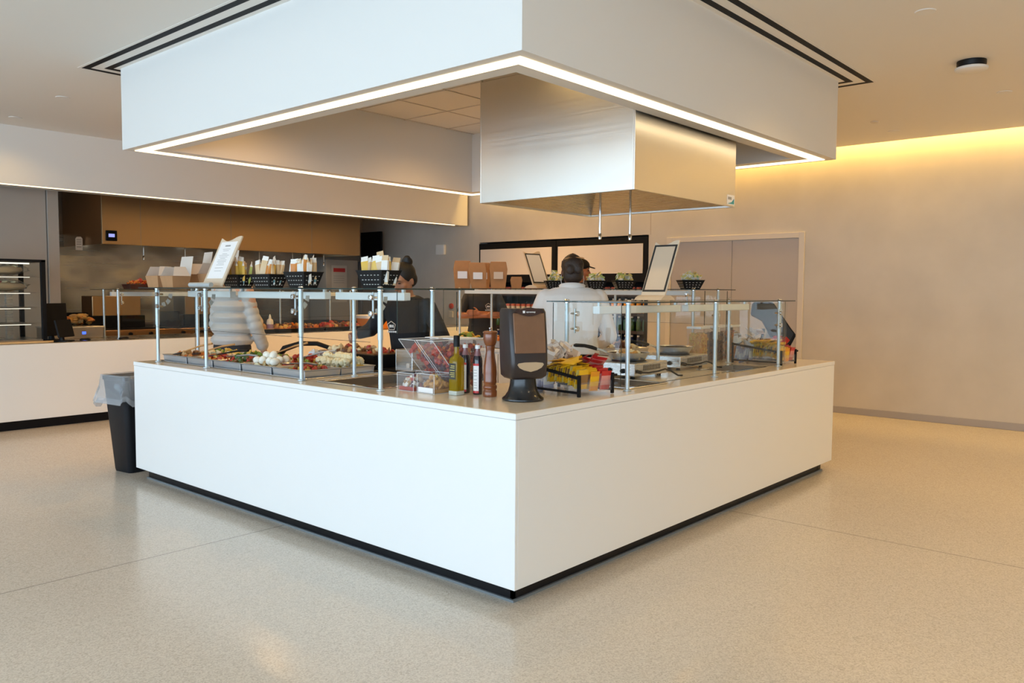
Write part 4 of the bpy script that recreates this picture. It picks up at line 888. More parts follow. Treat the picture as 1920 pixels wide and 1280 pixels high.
def bars(x, y, z, rz, n, w, d, cols, label, group, seed, hh=.168, over=0):
    r = random.Random(seed); B = Matrix.Translation((x, y, z)) @ Matrix.Rotation(rz, 4, 'Z')
    for i in range(n):
        c = r.choice(cols)
        if c not in BARS:
            mb = MB(); W_, H_ = .046, hh; rows = []
            for zz, t in ((0,.001), (.012,.0015), (.03,.007), (H_*.5,.009), (H_-.03,.007), (H_-.012,.0015), (H_,.001)):
                rows.append([(-W_/2,-t,zz), (0,-t*1.3,zz), (W_/2,-t,zz), (W_/2,t,zz), (0,t*1.3,zz), (-W_/2,t,zz)])
            mb.loft(rows); mb.m = [1 if 6*2 <= k < 6*4 else (2 if 6 <= k < 12 else 0) for k in range(len(mb.f))]
            BARS[c] = mb.build('snack_bar', [bar_m[0] if c != 0 else bar_m[4], bar_m[c], bar_m[3] if c in (1, 4) else bar_m[c]]); o = BARS[c]
        else: o = BARS[c].copy(); COL.objects.link(o)
        u = -w/2 + w*(i+.5)/n*1.0; v = (-1)**i*d*.22 + r.uniform(-.01,.01); tall = .03 if r.random() < .12 else 0
        o.matrix_world = B @ Matrix.Translation((u, v, .012+tall+r.uniform(0,.012))) @ Euler((r.uniform(-.28,.1), r.uniform(-.22,.22), r.uniform(-.5,.5))).to_matrix().to_4x4()
        tag(o, ['white', 'yellow printed', 'orange printed', 'teal printed', 'tan printed', 'green printed'][c] + ' snack bar ' + label, 'snack bar', group)
for i, (y, cols, wh) in enumerate(((2.93, [1,5,0,4], 'in the slotted basket next to the tilted menu holder'), (2.535, [1,2,4], 'in the second slotted basket from the menu holder'), (2.13, [2,4,1,0], 'in the third slotted basket from the menu holder'), (1.365, [1,0,1,4], 'in the basket in front of the woman with the bun'))):
    big = i == 3
    basket(.33, y, ZA+.001, -PI/2, ['black slotted basket of snack bars next to the tilted menu holder', 'black slotted basket of snack bars, second from the menu holder', 'black slotted basket of snack bars, third from the menu holder', 'black slotted basket of snack bars in front of the woman with the bun'][i], .25 if i < 2 else .23 if i == 2 else .235, .15, .088 if i < 2 else .10)
    bars(.33, y, ZA+.004, -PI/2, 20 if i < 2 else 18, .20, .11, cols, wh, 'snack bars ' + wh, 200+i)
tk = {}
def packets(x, y, z, n, where, seed):
    r = random.Random(seed)
    for i in range(n):
        c = r.choice('yygw')
        if c not in tk:
            mb = MB(); rows = []
            for zz, t in ((-.032,.0008), (-.026,.0012), (-.012,.004), (.012,.004), (.026,.0012), (.032,.0008)): rows.append([(-.026,-t,zz), (0,-t*1.3,zz), (.026,-t,zz), (.026,t,zz), (0,t*1.3,zz), (-.026,t,zz)])
            mb.loft(rows); mb.m = [1 if 12 <= k < 18 else 0 for k in range(len(mb.f))]
            tk[c] = mb.build('tea_packet', {'y': [mat('tea_yellow', (.70,.60,.22), .5), bar_m[0]], 'g': [mat('tea_green', (.45,.52,.16), .5), bar_m[0]], 'w': [mat('tea_cream', (.74,.70,.58), .5), mat('tea_yellow_print', (.68,.55,.15), .5)]}[c]); o = tk[c]
        else: o = tk[c].copy(); COL.objects.link(o)
        a = r.random()*6.3; q = .065*r.random()**.6
        o.matrix_world = Matrix.Translation((x + q*math.cos(a), y + q*1.15*math.sin(a), z + .082 + .085*r.random()*(1-q/.08))) @ Euler((r.uniform(-1.1,1.1), r.uniform(-.6,.6), r.random()*6.3)).to_matrix().to_4x4()
        tag(o, {'y': 'yellow', 'g': 'green', 'w': 'cream'}[c] + ' tea packet ' + where, 'packet', 'packets ' + where)
for i, (y, l, wh) in enumerate(((2.70, 'black slotted basket of packets half hidden by the head of the cook', 'in the basket half hidden by the head of the cook'), (2.20, 'black slotted basket of packets just right of the head of the cook', 'in the basket just right of the head of the cook'), (1.87, 'black slotted basket of packets beside the tan menu board', 'in the basket beside the tan menu board'), (1.17, 'black slotted basket of packets at the free end of the far shelf', 'in the basket at the free end of the far shelf'))):
    basket(3.70, y, ZC+.001, PI/4, l, .20, .20, .075); packets(3.70, y, ZC+.004, 30, wh, 300+i)

# kraft boxes standing on the far shelf
def kbox(x, y, rz, w, d, h, label, win=True, lean=0):
    t = thing('kraft_box', label, 'takeout box', (x, y, ZC+.001), rz, 'kraft boxes on the far shelf')      # faces -y
    a = w/2; P = [(-a*.80, 0), (a*.80, 0), (a*1.0, h*.72), (a*.86, h*.97), (a*.80, h), (-a*.80, h), (-a*.86, h*.97), (-a*1.0, h*.72)]
    P = [(x_ + lean*z, z) for x_, z in P]
    b = d/2; mb = MB(); n = 8
    mb.add([(x_, -b*(.75+.25*min(1, z/h*1.4)), z) for x_, z in P] + [(x_, b*(.75+.25*min(1, z/h*1.4)), z) for x_, z in P], [tuple(range(n)), tuple(range(n, 2*n))[::-1]] + [(i, (i+1)%n, n+(i+1)%n, n+i) for i in range(n)])
    bd = mb.build('carton', M['kraft'], t, smooth=0, bevel=.004)
    MB().box(-a*.84 + lean*h*.9, a*.84 + lean*h*.9, -b*.9, b*.9, h*.985, h*1.004).build('top_fold', M['kraft'], bd, smooth=0, bevel=.003)
    if win: MB().box(-a*.55 + lean*h*.5, a*.5 + lean*h*.5, -b*1.0-.002, -b*.98, h*.36, h*.62).build('window_label', M['kraftw'] if win == 2 else mat('window_film', (.62,.60,.58), .2) if 'wf' not in M else M['wf'], bd, smooth=0)
M['wf'] = mat('window_film_pale', (.62,.60,.58), .15)
kbox(3.62, 3.93, -.75, .20, .13, .30, 'tall kraft box with a pale window, the first of the row on the far shelf')
kbox(3.85, 3.83, -.75, .16, .12, .285, 'kraft box mostly hidden between the first and the leaning kraft boxes')
kbox(3.60, 3.66, -.75, .19, .13, .275, 'kraft box with clear window that leans sideways in the middle of the row', True, -.10)
kbox(3.72, 3.49, -.75, .19, .13, .285, 'tall kraft box with a tan label at the menu end of the row', 2)
kbox(3.80, 3.30, -.75, .12, .10, .125, 'short kraft box between the tall kraft boxes and the white menu board', False)
# ------------------------------------------------------------------ rubbish bin
tb = thing('rubbish_bin', 'tall black rubbish bin with a clear liner at the end of the island', 'bin', (.22, 4.22, 0), rz=math.radians(8))
def rrect(a, b, z, r=.04, n=5):
    pts = []
    for cx_, cy_, a0 in ((a-r, b-r, 0), (-a+r, b-r, PI/2), (-a+r, -b+r, PI), (a-r, -b+r, 1.5*PI)):
        for i in range(n): t = a0 + PI/2*i/(n-1); pts.append((cx_ + r*math.cos(t), cy_ + r*math.sin(t), z))
    return pts
MB().loft([rrect(.205,.115,0), rrect(.21,.12,.02), rrect(.265,.16,.74), rrect(.272,.167,.745), rrect(.272,.167,.775), rrect(.262,.157,.775), rrect(.255,.15,.73), rrect(.20,.11,.03)], 0).build('body', mat('bin_plastic', (.007,.008,.011), .4, spec=.25), tb, smooth=50)
lm = glassy('liner_film', (.86,.88,.90), 1.4, .15, .9, (.80,.83,.87), .24)
r = random.Random(8); rings = []
base = rrect(1, 1, 0, .25, 8)
def lring_(ex, z, wob, zw, seed):
    q = random.Random(seed); ph = [q.random()*6 for _ in range(4)]; out = []
    for i, p in enumerate(base):
        a = 2*PI*i/len(base); s = 1 + wob*(math.sin(5*a+ph[0]) + .7*math.sin(9*a+ph[1]) + .5*math.sin(13*a+ph[2]))
        out.append((p[0]*(.262+ex)*s, p[1]*(.157+ex)*s, z + zw*(math.sin(2*a+ph[3]) + .5*math.sin(5*a+ph[1]))))
    return out
lr = [lring_(-.03,.55,.02,.01,1), lring_(-.012,.73,.008,0,2), lring_(.0,.783,.004,.002,3), lring_(.022,.784,.008,.003,4), lring_(.030,.74,.02,.006,5), lring_(.036,.68,.03,.01,6), lring_(.05,.62,.035,.018,7), lring_(.062,.575,.03,.025,7), lring_(.05,.555,.03,.025,7), lring_(.035,.60,.03,.02,7)]
MB().loft(lr, 0, False).build('liner', lm, tb, smooth=70)

# ------------------------------------------------------------------ back counter things
BZc = .894
guard('distant glass food guard along the beige kitchen counter', (0, 0), (1,0,0,1), 3, .6, 1.462, [(1.26, 7.13), (2.45, 7.13), (3.7, 7.13), (4.55, 7.13)], [(1.30, 7.62), (2.45, 7.62), (3.7, 7.62), (4.55, 7.62)], (1.18, 4.65, 7.06, 7.70),
      [(1.30, 2.40, 7.4, .03, .05), (2.50, 3.65, 7.4, .03, .05), (3.75, 4.5, 7.4, .03, .05)], [(1.29, 2.42, 7.09, .2, .52, 0), (2.48, 3.67, 7.09, .2, .52, 0), (3.73, 4.52, 7.09, .2, .52, 0)], [], base=BZc, arcs=[(1.30, 7.14, .46, False), (2.49, 7.14, .46, True)])
rt_ = thing('produce_tray', 'dark tray heaped with red and orange dried peppers on the distant food guard', 'tray', (1.62, 7.32, 1.463))
MB().loft([[(-.17,-.1,0), (.17,-.1,0), (.17,.1,0), (-.17,.1,0)], [(-.19,-.12,.06), (.19,-.12,.06), (.19,.12,.06), (-.19,.12,.06)]]).build('tray_body', mat('maroon_tray', (.05,.012,.010), .4), rt_, smooth=0, bevel=.004)
mb = MB()
for i in range(90):
    u, v = r.uniform(-1,1), r.uniform(-1,1); mb.blob((u*.15, v*.09, .06+.055*(1-u*u)*(1-v*v)*r.random()+.01), (.028,.009,.008), .3, r.randrange(3), 4000+i, 6, 4, Euler((r.random()*6, r.uniform(-.6,.6), r.random()*6)).to_matrix())
mb.build('pepper', [F['red'], F['orange'], mat('food_amber', (.75,.30,.05), .4)], rt_)['kind'] = 'stuff'

# display case with wrapped pastries
dc = thing('display_case', 'glass display case with black frame and wrapped pastries on the kitchen counter', 'display case', (-.25, 7.41, BZc))
cw_, cd_, ch_ = .71, .33, .875
fr = MB()
for x in (-cw_, cw_):
    for y in (-cd_, cd_): MB().box(x-.022, x+.022, y-.022, y+.022, 0, ch_).build('corner_post', M['blackm'], dc, smooth=0, bevel=.003)
fr = MB().slab([-cw_-.022, -cw_+.02, cw_-.02, cw_+.022], [-cd_-.022, -cd_+.02, cd_-.02, cd_+.022], ch_-.025, ch_, lambda x, y: True); fr.build('top_frame', M['blackm'], dc, smooth=0)
MB().box(-cw_-.02, cw_+.02, -cd_-.02, cd_+.02, 0, .03).build('base', M['steel'], dc, smooth=0)
for a in ((-cw_+.02, cw_-.02, -cd_-.004, -cd_+.001), (-cw_+.02, cw_-.02, cd_-.001, cd_+.004)): MB().box(*a, .03, ch_-.025).build('glass_pane', M['glass'], dc, smooth=0)
for x in (-cw_, cw_): MB().box(x-.003, x+.003, -cd_+.02, cd_-.02, .03, ch_-.025).build('glass_pane', M['glass'], dc, smooth=0)
led = emis('case_led', (1,.93,.78), 1.3)
for z in (.20, .37, .53, .70):
    s = MB().box(-cw_+.03, cw_-.06, -cd_+.03, cd_-.03, z-.008, z).build('shelf', M['steeld'], dc, smooth=0)
    MB().box(-cw_+.03, cw_-.12, -cd_+.02, -cd_+.035, z-.015, z-.009).build('shelf_light', led, s, smooth=0)
MB().box(-cw_+.03, cw_-.12, -cd_+.02, -cd_+.035, ch_-.05, ch_-.035).build('top_light', led, dc, smooth=0)
for x, y in ((cw_-.2, .1),): MB().box(x-.03, x+.03, y-.03, y+.03, .03, ch_-.025).build('rear_column', M['steel'], dc, smooth=0)
wrap = glassy('food_wrap', (.93,.93,.91), 1.45, .06, .8, (.8,.8,.76), .10)
def pastry(x, z, label, c, sd):
    t = thing('wrapped_pastry', label, 'pastry', (x, 7.27, z+.012), group='wrapped pastries in the display case')
    mb = MB(); mb.blob((0,0,.05), (.20,.08,.05), .14, 0, sd, 16, 9)
    for i in range(16): mb.blob((r.uniform(-.13,.13), r.uniform(-.05,.05), .085+.012*r.random()), (.03,.022,.014), .35, 1+i%2, sd*7+i, 7, 5)
    mb.build('bread', [F['tan'], F[c], F['cream']], t)
    MB().blob((0,0,.058), (.25,.10,.065), .12, 0, sd+9, 18, 9).build('wrapper', wrap, t, smooth=70)
pastry(.13, BZc+.702, 'film wrapped golden roll on the top shelf of the display case', 'brown', 21); pastry(.14, BZc+.532, 'film wrapped pale roll on the second shelf of the display case', 'red', 22)
pastry(-.32, BZc+.702, 'film wrapped golden roll deeper along the top shelf of the display case', 'brown', 23); pastry(-.3, BZc+.532, 'film wrapped pale roll deeper along the second shelf of the display case', 'red', 24)
for x, l, s in ((.02, 'white carton on the lowest shelf of the display case', .06), (-.12, 'white carton farther along the lowest shelf of the display case', .07)):
    tag(MB().box(-s, s, -.05, .05, 0, s*1.1).box(-s-.003, s+.003, -.053, .053, s*.9, s*1.12).build('carton', M['paper'], None, (x, 7.28, BZc+.203), smooth=0, bevel=.003), l, 'box')
tag(MB().sheet([(-.9,-.09), (.44,-.10), (.50,-.08), (.53,.0), (-.9,.02)], .018).build('cutting_board', mat('pale_wood', (.62,.40,.18), .5, var=.12, vscale=9), None, (0, 7.02, BZc), smooth=0, bevel=.006), 'pale wooden board lying along the counter front before the display case', 'board')
def screen(x, y, w, h, tilt, rz, label):
    t = thing('register_screen', label, 'screen', (x, y, BZc), rz)
    R = RX(-tilt); pan = MB().cbox(R @ Vector((0, 0, h/2+.05)), (w, .022, h), 0, R).build('panel', M['blackm'], t, smooth=0, bevel=.005)
    MB().cbox(R @ Vector((0, -.0125, h*.14)), (.02, .001, .006), 0, R).build('maker_badge', M['greytxt'], pan, smooth=0)
    MB().box(-.09, .09, -.03, .13, 0, .012).build('base_plate', M['black'], t, smooth=0, bevel=.003)
    MB().tube([(0,.06,.01), (0,.07,.09), R @ Vector((0,.02,h*.45))], [.03,.025,.02], 8).build('neck', M['black'], t)
screen(.655, 7.30, .34, .36, .06, .5, 'larger black register screen seen from behind beside the display case'); screen(.66, 7.0, .30, .19, .22, .72, 'smaller black register screen tilted at the counter front')
# warm pastries under film
pp = MB()
for i in range(36): pp.blob((r.uniform(-.2,.2), r.uniform(-.1,.1), .03+.09*r.random()), (.045,.035,.025), .25, i%3, 5000+i, 8, 6, Euler((0,0,r.random()*6)).to_matrix())
tag(pp.build('fried_snacks', [F['crout'], F['orange'], F['tan']], None, (1.0, 7.72, 1.035)), 'pile of golden fried snacks on the warming unit by the screens', 'food', kind='stuff')
wu = thing('warming_unit', 'low steel warming unit with a small blue display under the fried snacks', 'warmer', (.95, 7.72, BZc+.001))
MB().box(-.3, .3, -.2, .16, 0, .12).build('body', M['steeld'], wu, smooth=0, bevel=.004); MB().box(-.31, .31, -.21, .17, .12, .135).build('top_plate', M['steel'], wu, smooth=0, bevel=.002)
MB().box(.06, .10, -.204, -.2, .045, .075).build('display', emis('blue_led', (.05,.12,1), 2.5), wu, smooth=0)
for x, l in ((.86,'small dark clutter on the counter just past the tilted register screen'), (1.28,'small dark cable coil on the counter at the first guard post')):
    tag(MB().tube([(.05*math.cos(a), .03*math.sin(a), .012+.006*math.sin(2*a)) for a in [i*.5 for i in range(26)]], .008, 6).build('cable_coil', M['black'], None, (x, 7.05, BZc)), l, 'cable')
# griddle line behind: low range with knobs, fry hoods, dark pans
gr = thing('cooking_range', 'long dark steel cooking range with black knobs behind the distant food guard', 'cooking range', (2.6, 8.75, 0))
MB().box(-1.35, 3.3, -.3, .75, 0, .93).build('body', M['steeld'], gr, smooth=0)
MB().box(-1.35, 3.3, -.34, -.3, .82, .93).build('front_rail', mat('warm_reflection_steel', (.48,.27,.13), .3, .9), gr, smooth=0, bevel=.004)  # rail colour carries the warm reflection seen on plain steel
MB().box(-1.35, 3.3, -.3, .75, .93, .95).build('cooktop', M['blackm'], gr, smooth=0)
for i in range(9): MB().lathe([(.026,0), (.022,.03), (.001,.03)], 14, 0, Matrix.Translation((-1.1+.36*i+(.09 if i % 2 else 0), -.34, .875)) @ RX(PI/2).to_4x4()).build('knob', M['black'], gr)
for x, w, l in ((1.95, .32, 'tall steel fryer basket hood standing on the range behind the first posts'), (3.2, .3, 'second tall steel fryer box standing farther along the range')):
    t = thing('fryer_box', l, 'fryer', (x, 8.95, .95)); MB().box(-w, w, -.15, .2, 0, .42).build('body', mat('bronze_steel', (.42,.27,.14), .3, .9), t, smooth=0, bevel=.01)
    MB().box(-w*1.1, w*1.1, -.2, -.15, .0, .16).build('front_shelf', M['blackm'], t, smooth=0, bevel=.004)
def dpot(x, y, l):
    t = thing('stock_pot', l, 'pot', (x, y, .95)); MB().lathe([(.001,0), (.15,0), (.155,.01), (.155,.2), (.165,.205), (.15,.205), (.145,.02), (.001,.02)], 28).build('body', M['blackm'], t); MB().tube([(.155,0,.15), (.2,-.04,.16), (.2,.04,.16), (.155,.02,.15)], .01, 6).build('handle', M['black'], t)
dpot(1.37, 8.7, 'black cooking pot at the near end of the range'); dpot(2.62, 8.75, 'black cooking pot between the two steel fryer boxes')
# bottle, trays, orange crate on the counter
bo = thing('squeeze_bottle', 'white squeeze bottle standing among the food trays on the kitchen counter', 'bottle', (3.32, 7.28, BZc))
MB().lathe([(.001,0), (.042,0), (.045,.006), (.045,.14), (.038,.17), (.018,.185), (.016,.20)], 20).build('body', M['paint'], bo); MB().lathe([(.018,.195), (.014,.215), (.005,.245), (.001,.246)], 14).build('nozzle', M['paper'], bo); MB().lathe([(.0456,.05), (.0456,.11)], 20, cap=False).build('label_band', mat('mauve_label', (.30,.20,.34), .5), bo)
for x, w, ms, l in ((3.0, .33, ['tan','orange','crout'], 'tray of golden food just right of the person in the puffer jacket'), (3.75, .36, ['orange','brown','yellow'], 'tray of orange food beside the white squeeze bottle'), (4.5, .33, ['brown','red','tan'], 'tray of brown food near the orange crate')):
    t = thing('food_tray', 'black ' + l, 'food tray', (x, 7.385, BZc+.001), group='food trays on the kitchen counter')
    MB().loft([[(-w,-.2,0), (w,-.2,0), (w,.2,0), (-w,.2,0)], [(-w-.02,-.22,.045), (w+.02,-.22,.045), (w+.02,.22,.045), (-w-.02,.22,.045)]]).build('tray_body', M['blackm'], t, smooth=0)
    heap(-w, w, -.2, .2, .047, .06, 90, [F[k] for k in ms], .07, int(x*100), t, 'food', .6)['kind'] = 'stuff'
oc = thing('orange_crate', 'bright orange crate with white lid on the kitchen counter behind the woman', 'crate', (5.05, 7.16, BZc+.001))
MB().loft([rrect(.25,.14,0), rrect(.27,.155,.16)]).build('body', mat('orange_plastic', (.85,.26,.03), .4), oc, smooth=40); MB().loft([rrect(.28,.165,.16), rrect(.28,.165,.2), rrect(.26,.15,.212)]).build('lid', M['paper'], oc, smooth=40)

# kitchen hood
kh = thing('kitchen_hood', 'long stainless kitchen hood over the cooking range under the soffit', 'extractor hood', (4.0, 9.6, 2.07))
MB().box(-2.14, 2.2, -.6, -.58, 0, 1.1).box(-2.14, -2.12, -.58, .75, 0, 1.1).box(2.18, 2.2, -.58, .75, 0, 1.1).build('shell', mat('warm_reflection_stainless', (.46,.31,.17), .33, .85, bump=.02, bscale=3), kh, smooth=0, bevel=.004)  # brown in the shell colour stands in for warm light reflected by stainless
MB().box(-2.12, 2.18, -.58, .75, .18, .2).build('underside', M['steeld'], kh, smooth=0)
for x in (-1.62, -.25, 1.2): MB().box(x-.003, x+.003, -.603, -.599, 0, 1.1).build('panel_seam', M['steeld'], kh, smooth=0)
for i in range(5):
    x = -1.6+.85*i; MB().lathe([(.001,.165), (.05,.165), (.06,.18), (.001,.18)], 20, 0, None, (x, -.1, 0)).build('hood_lamp', M['lampd'], kh)
    l = bpy.data.lights.new('hood_lamp', 'SPOT'); l.energy = 9; l.color = (1,.78,.5); l.spot_size = 2.2; l.spot_blend = .8; l.shadow_soft_size = .05
    o = bpy.data.objects.new('hood_lamp_light', l); COL.objects.link(o); o.location = (4.0+x, 9.5, 2.2)
for i in range(6):
    x = -1.45+.62*i; p = MB().lathe([(.008,-.16), (.008,.18)], 8, 0, None, (x, -.3, 0)).build('nozzle_pipe', M['chrome'], kh); MB().lathe([(.004,-.19), (.014,-.185), (.014,-.13), (.008,-.12)], 10, 0, None, (x, -.3, 0)).build('nozzle', M['chrome'], p)
ct = MB().box(-2.09, -1.95, -.625, -.601, .045, .185).build('control_panel', M['blackm'], kh, smooth=0, bevel=.006)
MB().box(-2.065, -1.985, -.6265, -.625, .095, .14).build('display', emis('lcd', (.35,.38,.85), 1.2), ct, smooth=0)
tg_ = MB().sheet([(-.045,-.16), (.045,-.16), (.045,0), (.025,.025), (-.025,.025), (-.045,0)], .002, 0, Matrix.Translation((1.80, 9.62, 2.16)) @ RZ(-.6).to_4x4() @ RX(PI/2).to_4x4()).build('inspection_tag', M['paper'])
tag(tg_, 'small white paper tag hanging from the left end of the kitchen hood', 'tag')
for z in (-.02, -.05, -.08, -.12): MB().box(-.03, .03, z, z+.008, .002, .0026, 0, Matrix.Translation((1.80, 9.62, 2.16)) @ RZ(-.6).to_4x4() @ RX(PI/2).to_4x4()).build('print_line', M['greytxt'], tg_, smooth=0)
struct(MB().box(1.07, 5.9, 10.33, 10.36, .9, 2.25).build('wall_backsplash', steel('wavy_stainless', (.33,.335,.34), .25, (1,1,40), .35), smooth=0))
struct(MB().box(3.695, 3.70, 10.325, 10.332, .9, 2.2).build('trim_2', M['steeld'], smooth=0))
cp_ = thing('steel_cabinet', 'grey steel kitchen cabinet with a posted notice at the right end of the range', 'cabinet', (6.42, 10.0, 0))
MB().box(-.36, .36, -.2, .3, 0, 2.02).build('body', mat('cabinet_grey', (.36,.33,.30), .45), cp_, smooth=0, bevel=.004)
ns = MB().box(-.24, .1, -.204, -.2005, 1.25, 1.92).build('notice', mat('notice_paper', (.50,.46,.42), .6), cp_, smooth=0)
MB().box(-.2, .06, -.2062, -.2042, 1.80, 1.87).build('red_heading', M['redf'], ns, smooth=0)
for z in (1.72, 1.68, 1.64, 1.60, 1.42, 1.38, 1.34): MB().box(-.2, .04, -.2058, -.2042, z, z+.012).build('print_line', M['greytxt'], ns, smooth=0)
dk = thing('tall_fridge', 'tall dark kitchen fridge beside the grey cabinet with the notice', 'fridge', (7.05, 9.95, 0))
MB().box(-.26, .26, -.25, .35, 0, 2.0).build('body', mat('dark_grey_enamel', (.10,.09,.085), .4), dk, smooth=0, bevel=.006); MB().box(-.24, .24, -.265, -.25, .1, 1.9).build('door', mat('dark_door', (.13,.12,.11), .35), dk, smooth=0, bevel=.004)
MB().box(-.1, -.04, -.268, -.265, 1.62, 1.66).build('display', emis('green_led', (.05,.5,.2), .8), dk, smooth=0)
mx = thing('wall_monitor', 'black monitor mounted high on the wall at the end of the kitchen', 'screen', (7.2, 9.92, 2.30))
MB().box(-.02, .02, -.30, .30, -.28, .28).build('panel', M['blackm'], mx, smooth=0, bevel=.006); MB().box(.02, .17, -.06, .06, -.06, .06).build('wall_bracket', M['black'], mx, smooth=0)
# wall devices
for (y, z, w, h, nm, lab, cat, m) in ((8.16, 2.20, .11, .19, 'wall_speaker', 'small white speaker box on the beige wall above the alarm', 'wall device', M['paint']),):
    t = thing(nm, lab, cat, (X1, y, z)); MB().box(-.06, 0, -w, w, -h/2, h/2).build('body', m, t, smooth=0, bevel=.02)
fa_ = thing('fire_alarm', 'round red fire alarm bell on the beige wall past the far food guard', 'alarm', (X1, 7.91, 1.20))
MB().lathe([(.001,.045), (.02,.042), (.045,.03), (.052,.012), (.05,0), (.001,0)], 26, 0, RY(-PI/2).to_4x4()).build('bell', mat('alarm_red', (.50,.03,.02), .3), fa_)
MB().box(-.03, -.001, -.05, .05, -.20, -.09).build('call_box', M['trimw'], fa_, smooth=0, bevel=.006)

# ------------------------------------------------------------------ open drinks fridges along the right wall
def merch(y0, y1, label):
    t = thing('drinks_fridge', label, 'fridge', (7.72, (y0+y1)/2, 0.001)); b = (y1-y0)/2
    MB().box(-.36, .38, -b, -b+.05, 0, 2.27).build('side_panel', M['blackm'], t, smooth=0); MB().box(-.36, .38, b-.05, b, 0, 2.27).build('side_panel', M['blackm'], t, smooth=0)
    MB().box(.30, .38, -b+.05, b-.05, 0, 2.27).build('back_panel', M['blackm'], t, smooth=0); MB().box(-.36, .30, -b+.05, b-.05, 0, .3).build('base', M['blackm'], t, smooth=0)
    hdr = MB().box(-.36, .30, -b+.05, b-.05, 1.66, 2.27).box(-.36, -.34, -b+.05, b-.05, 1.615, 1.66).build('header', M['blackm'], t, smooth=0)
    MB().box(-.375, -.36, -b+.08, b-.04, 1.74, 2.17).build('sign_panel', mat('sign_panel', (.70,.655,.61), .4), hdr, smooth=0, bevel=.003)
    MB().box(-.20, -.16, -b+.06, b-.06, 1.655, 1.66).build('light_tube', emis('fridge_led', (.95,1,.95), 3), t, smooth=0)
    for z in (.60, .88, 1.14, 1.42): s = MB().box(-.30, .30, -b+.05, b-.05, z-.015, z).build('shelf', M['blackm'], t, smooth=0); MB().box(-.305, -.30, -b+.05, b-.05, z-.03, z+.015).build('price_rail', M['dkbrown'], s, smooth=0)
    return t
merch(5.57, 7.235, 'open black drinks fridge with pale sign panel, the one behind the kraft boxes'); merch(3.885, 5.56, 'open black drinks fridge with pale sign panel, the one beside the grey double door')
CUP = {}
def stock(kind, x, y, z, label, group):
    if kind not in CUP:
        t = thing('yogurt_cup' if kind == 'cup' else 'juice_bottle', label, 'cup' if kind == 'cup' else 'bottle')
        if kind == 'cup':
            MB().lathe([(.001,0), (.032,0), (.042,.085), (.001,.085)], 14).build('cup_body', mat('yogurt_cup_mat', (.70,.64,.52), .4), t); MB().lathe([(.043,.08), (.043,.1), (.036,.118), (.001,.118)], 14).build('topping', mat('berry_topping', (.45,.10,.06), .5) , t)
        else:
            c = {'juice': (.85,.36,.02), 'teal': (.05,.16,.16), 'blue': (.02,.04,.13), 'green': (.05,.12,.04)}[kind]
            MB().lathe([(.001,0), (.036,0), (.038,.005), (.038,.14), (.03,.17), (.016,.19), (.016,.205)], 14).build('bottle_body', mat('drink_' + kind, c, .12), t); MB().lathe([(.018,.2), (.018,.225), (.001,.226)], 12).build('cap', M['paper'], t)
        CUP[kind] = t; o = t
    else: o = copy_tree(CUP[kind])
    o.location = (x, y, z); o['label'] = label; o['group'] = group
for y0, n, wh in ((5.68, 14, 'in the fridge behind the kraft boxes'), (4.0, 13, 'in the fridge beside the double door')):
    for i in range(n):
        y = y0 + .112*i
        stock('cup', 7.50, y, 1.424, 'pale yogurt cup on the upper shelf ' + wh, 'yogurt cups on the upper shelf ' + wh)
        if 'kraft' in wh:
            stock('cup' if i > 1 else 'juice', 7.50, y, 1.144, ('berry topped yogurt cup on the middle shelf ' if i > 1 else 'orange juice bottle on the middle shelf ') + wh, 'yogurt cups on the middle shelf ' + wh if i > 1 else 'orange juice bottles ' + wh)
        else: stock('juice', 7.50, y, 1.144, 'orange juice bottle on the middle shelf ' + wh, 'orange juice bottles ' + wh)
        k = 'green' if i % 3 else 'teal'
        stock(k, 7.50, y, .884, ('green' if k == 'green' else 'teal') + ' drink bottle on the third shelf ' + wh, k + ' drink bottles on the third shelf ' + wh)
        stock('blue', 7.50, y, .604, 'dark blue drink bottle on the fourth shelf ' + wh, 'blue drink bottles ' + wh)
# salads on the far arm
for y, ms, l in ((3.45, ['green','dkgreen','yellow'], 'leafy green salad seen past the pepper mill'), (3.0, ['orange','red','yellow'], 'orange carrots seen beside the napkin dispenser'), (2.55, ['cream','tan','green'], 'pale salad behind the cook'), (1.6, ['tan','brown','cream'], 'brown grain salad behind the burners')):
    t = pan_mb(.15, .2, .07).build('food_pan', M['panst'], None, (3.235, y, .983), smooth=0, bevel=.003); tag(t, 'steel pan on the far counter holding ' + l, 'food pan', 'food pans on the far counter')
    fo = heap(-.13, .13, -.175, .175, -.02, .07, 50, [F[k] for k in ms], .06, int(y*70), t, 'salad', .6); fo['kind'] = 'stuff'
# ------------------------------------------------------------------ people
skin1 = mat('skin_tan', (.42,.20,.115), .5, sss=.08); skin2 = mat('skin_deep', (.115,.042,.022), .45, sss=.05); skin3 = mat('skin_warm', (.36,.13,.06), .5, sss=.08); skin4 = mat('skin_light', (.55,.32,.22), .5, sss=.08)
hairm = mat('black_hair', (.005,.004,.004), .55, bump=.15, bscale=120); hairb = mat('braided_hair', (.035,.02,.013), .5, bump=.4, bscale=160); hairg = mat('golden_braid', (.48,.24,.09), .5, bump=.3, bscale=150)
blk = mat('black_fabric', (.007,.007,.009), .85, bump=.08, bscale=14); blk2 = mat('charcoal_fabric', (.028,.027,.027), .85, bump=.08, bscale=14); wht = mat('white_chef_cotton', (.84,.81,.78), .75, bump=.7, bscale=7, sheen=.2); crm = mat('cream_knit', (.62,.52,.42), .8, bump=.2, bscale=20)
puff = mat('silver_puffer', (.50,.50,.49), .38, sheen=.1, bump=.15, bscale=18); drk = mat('dark_trousers', (.02,.02,.025), .8)
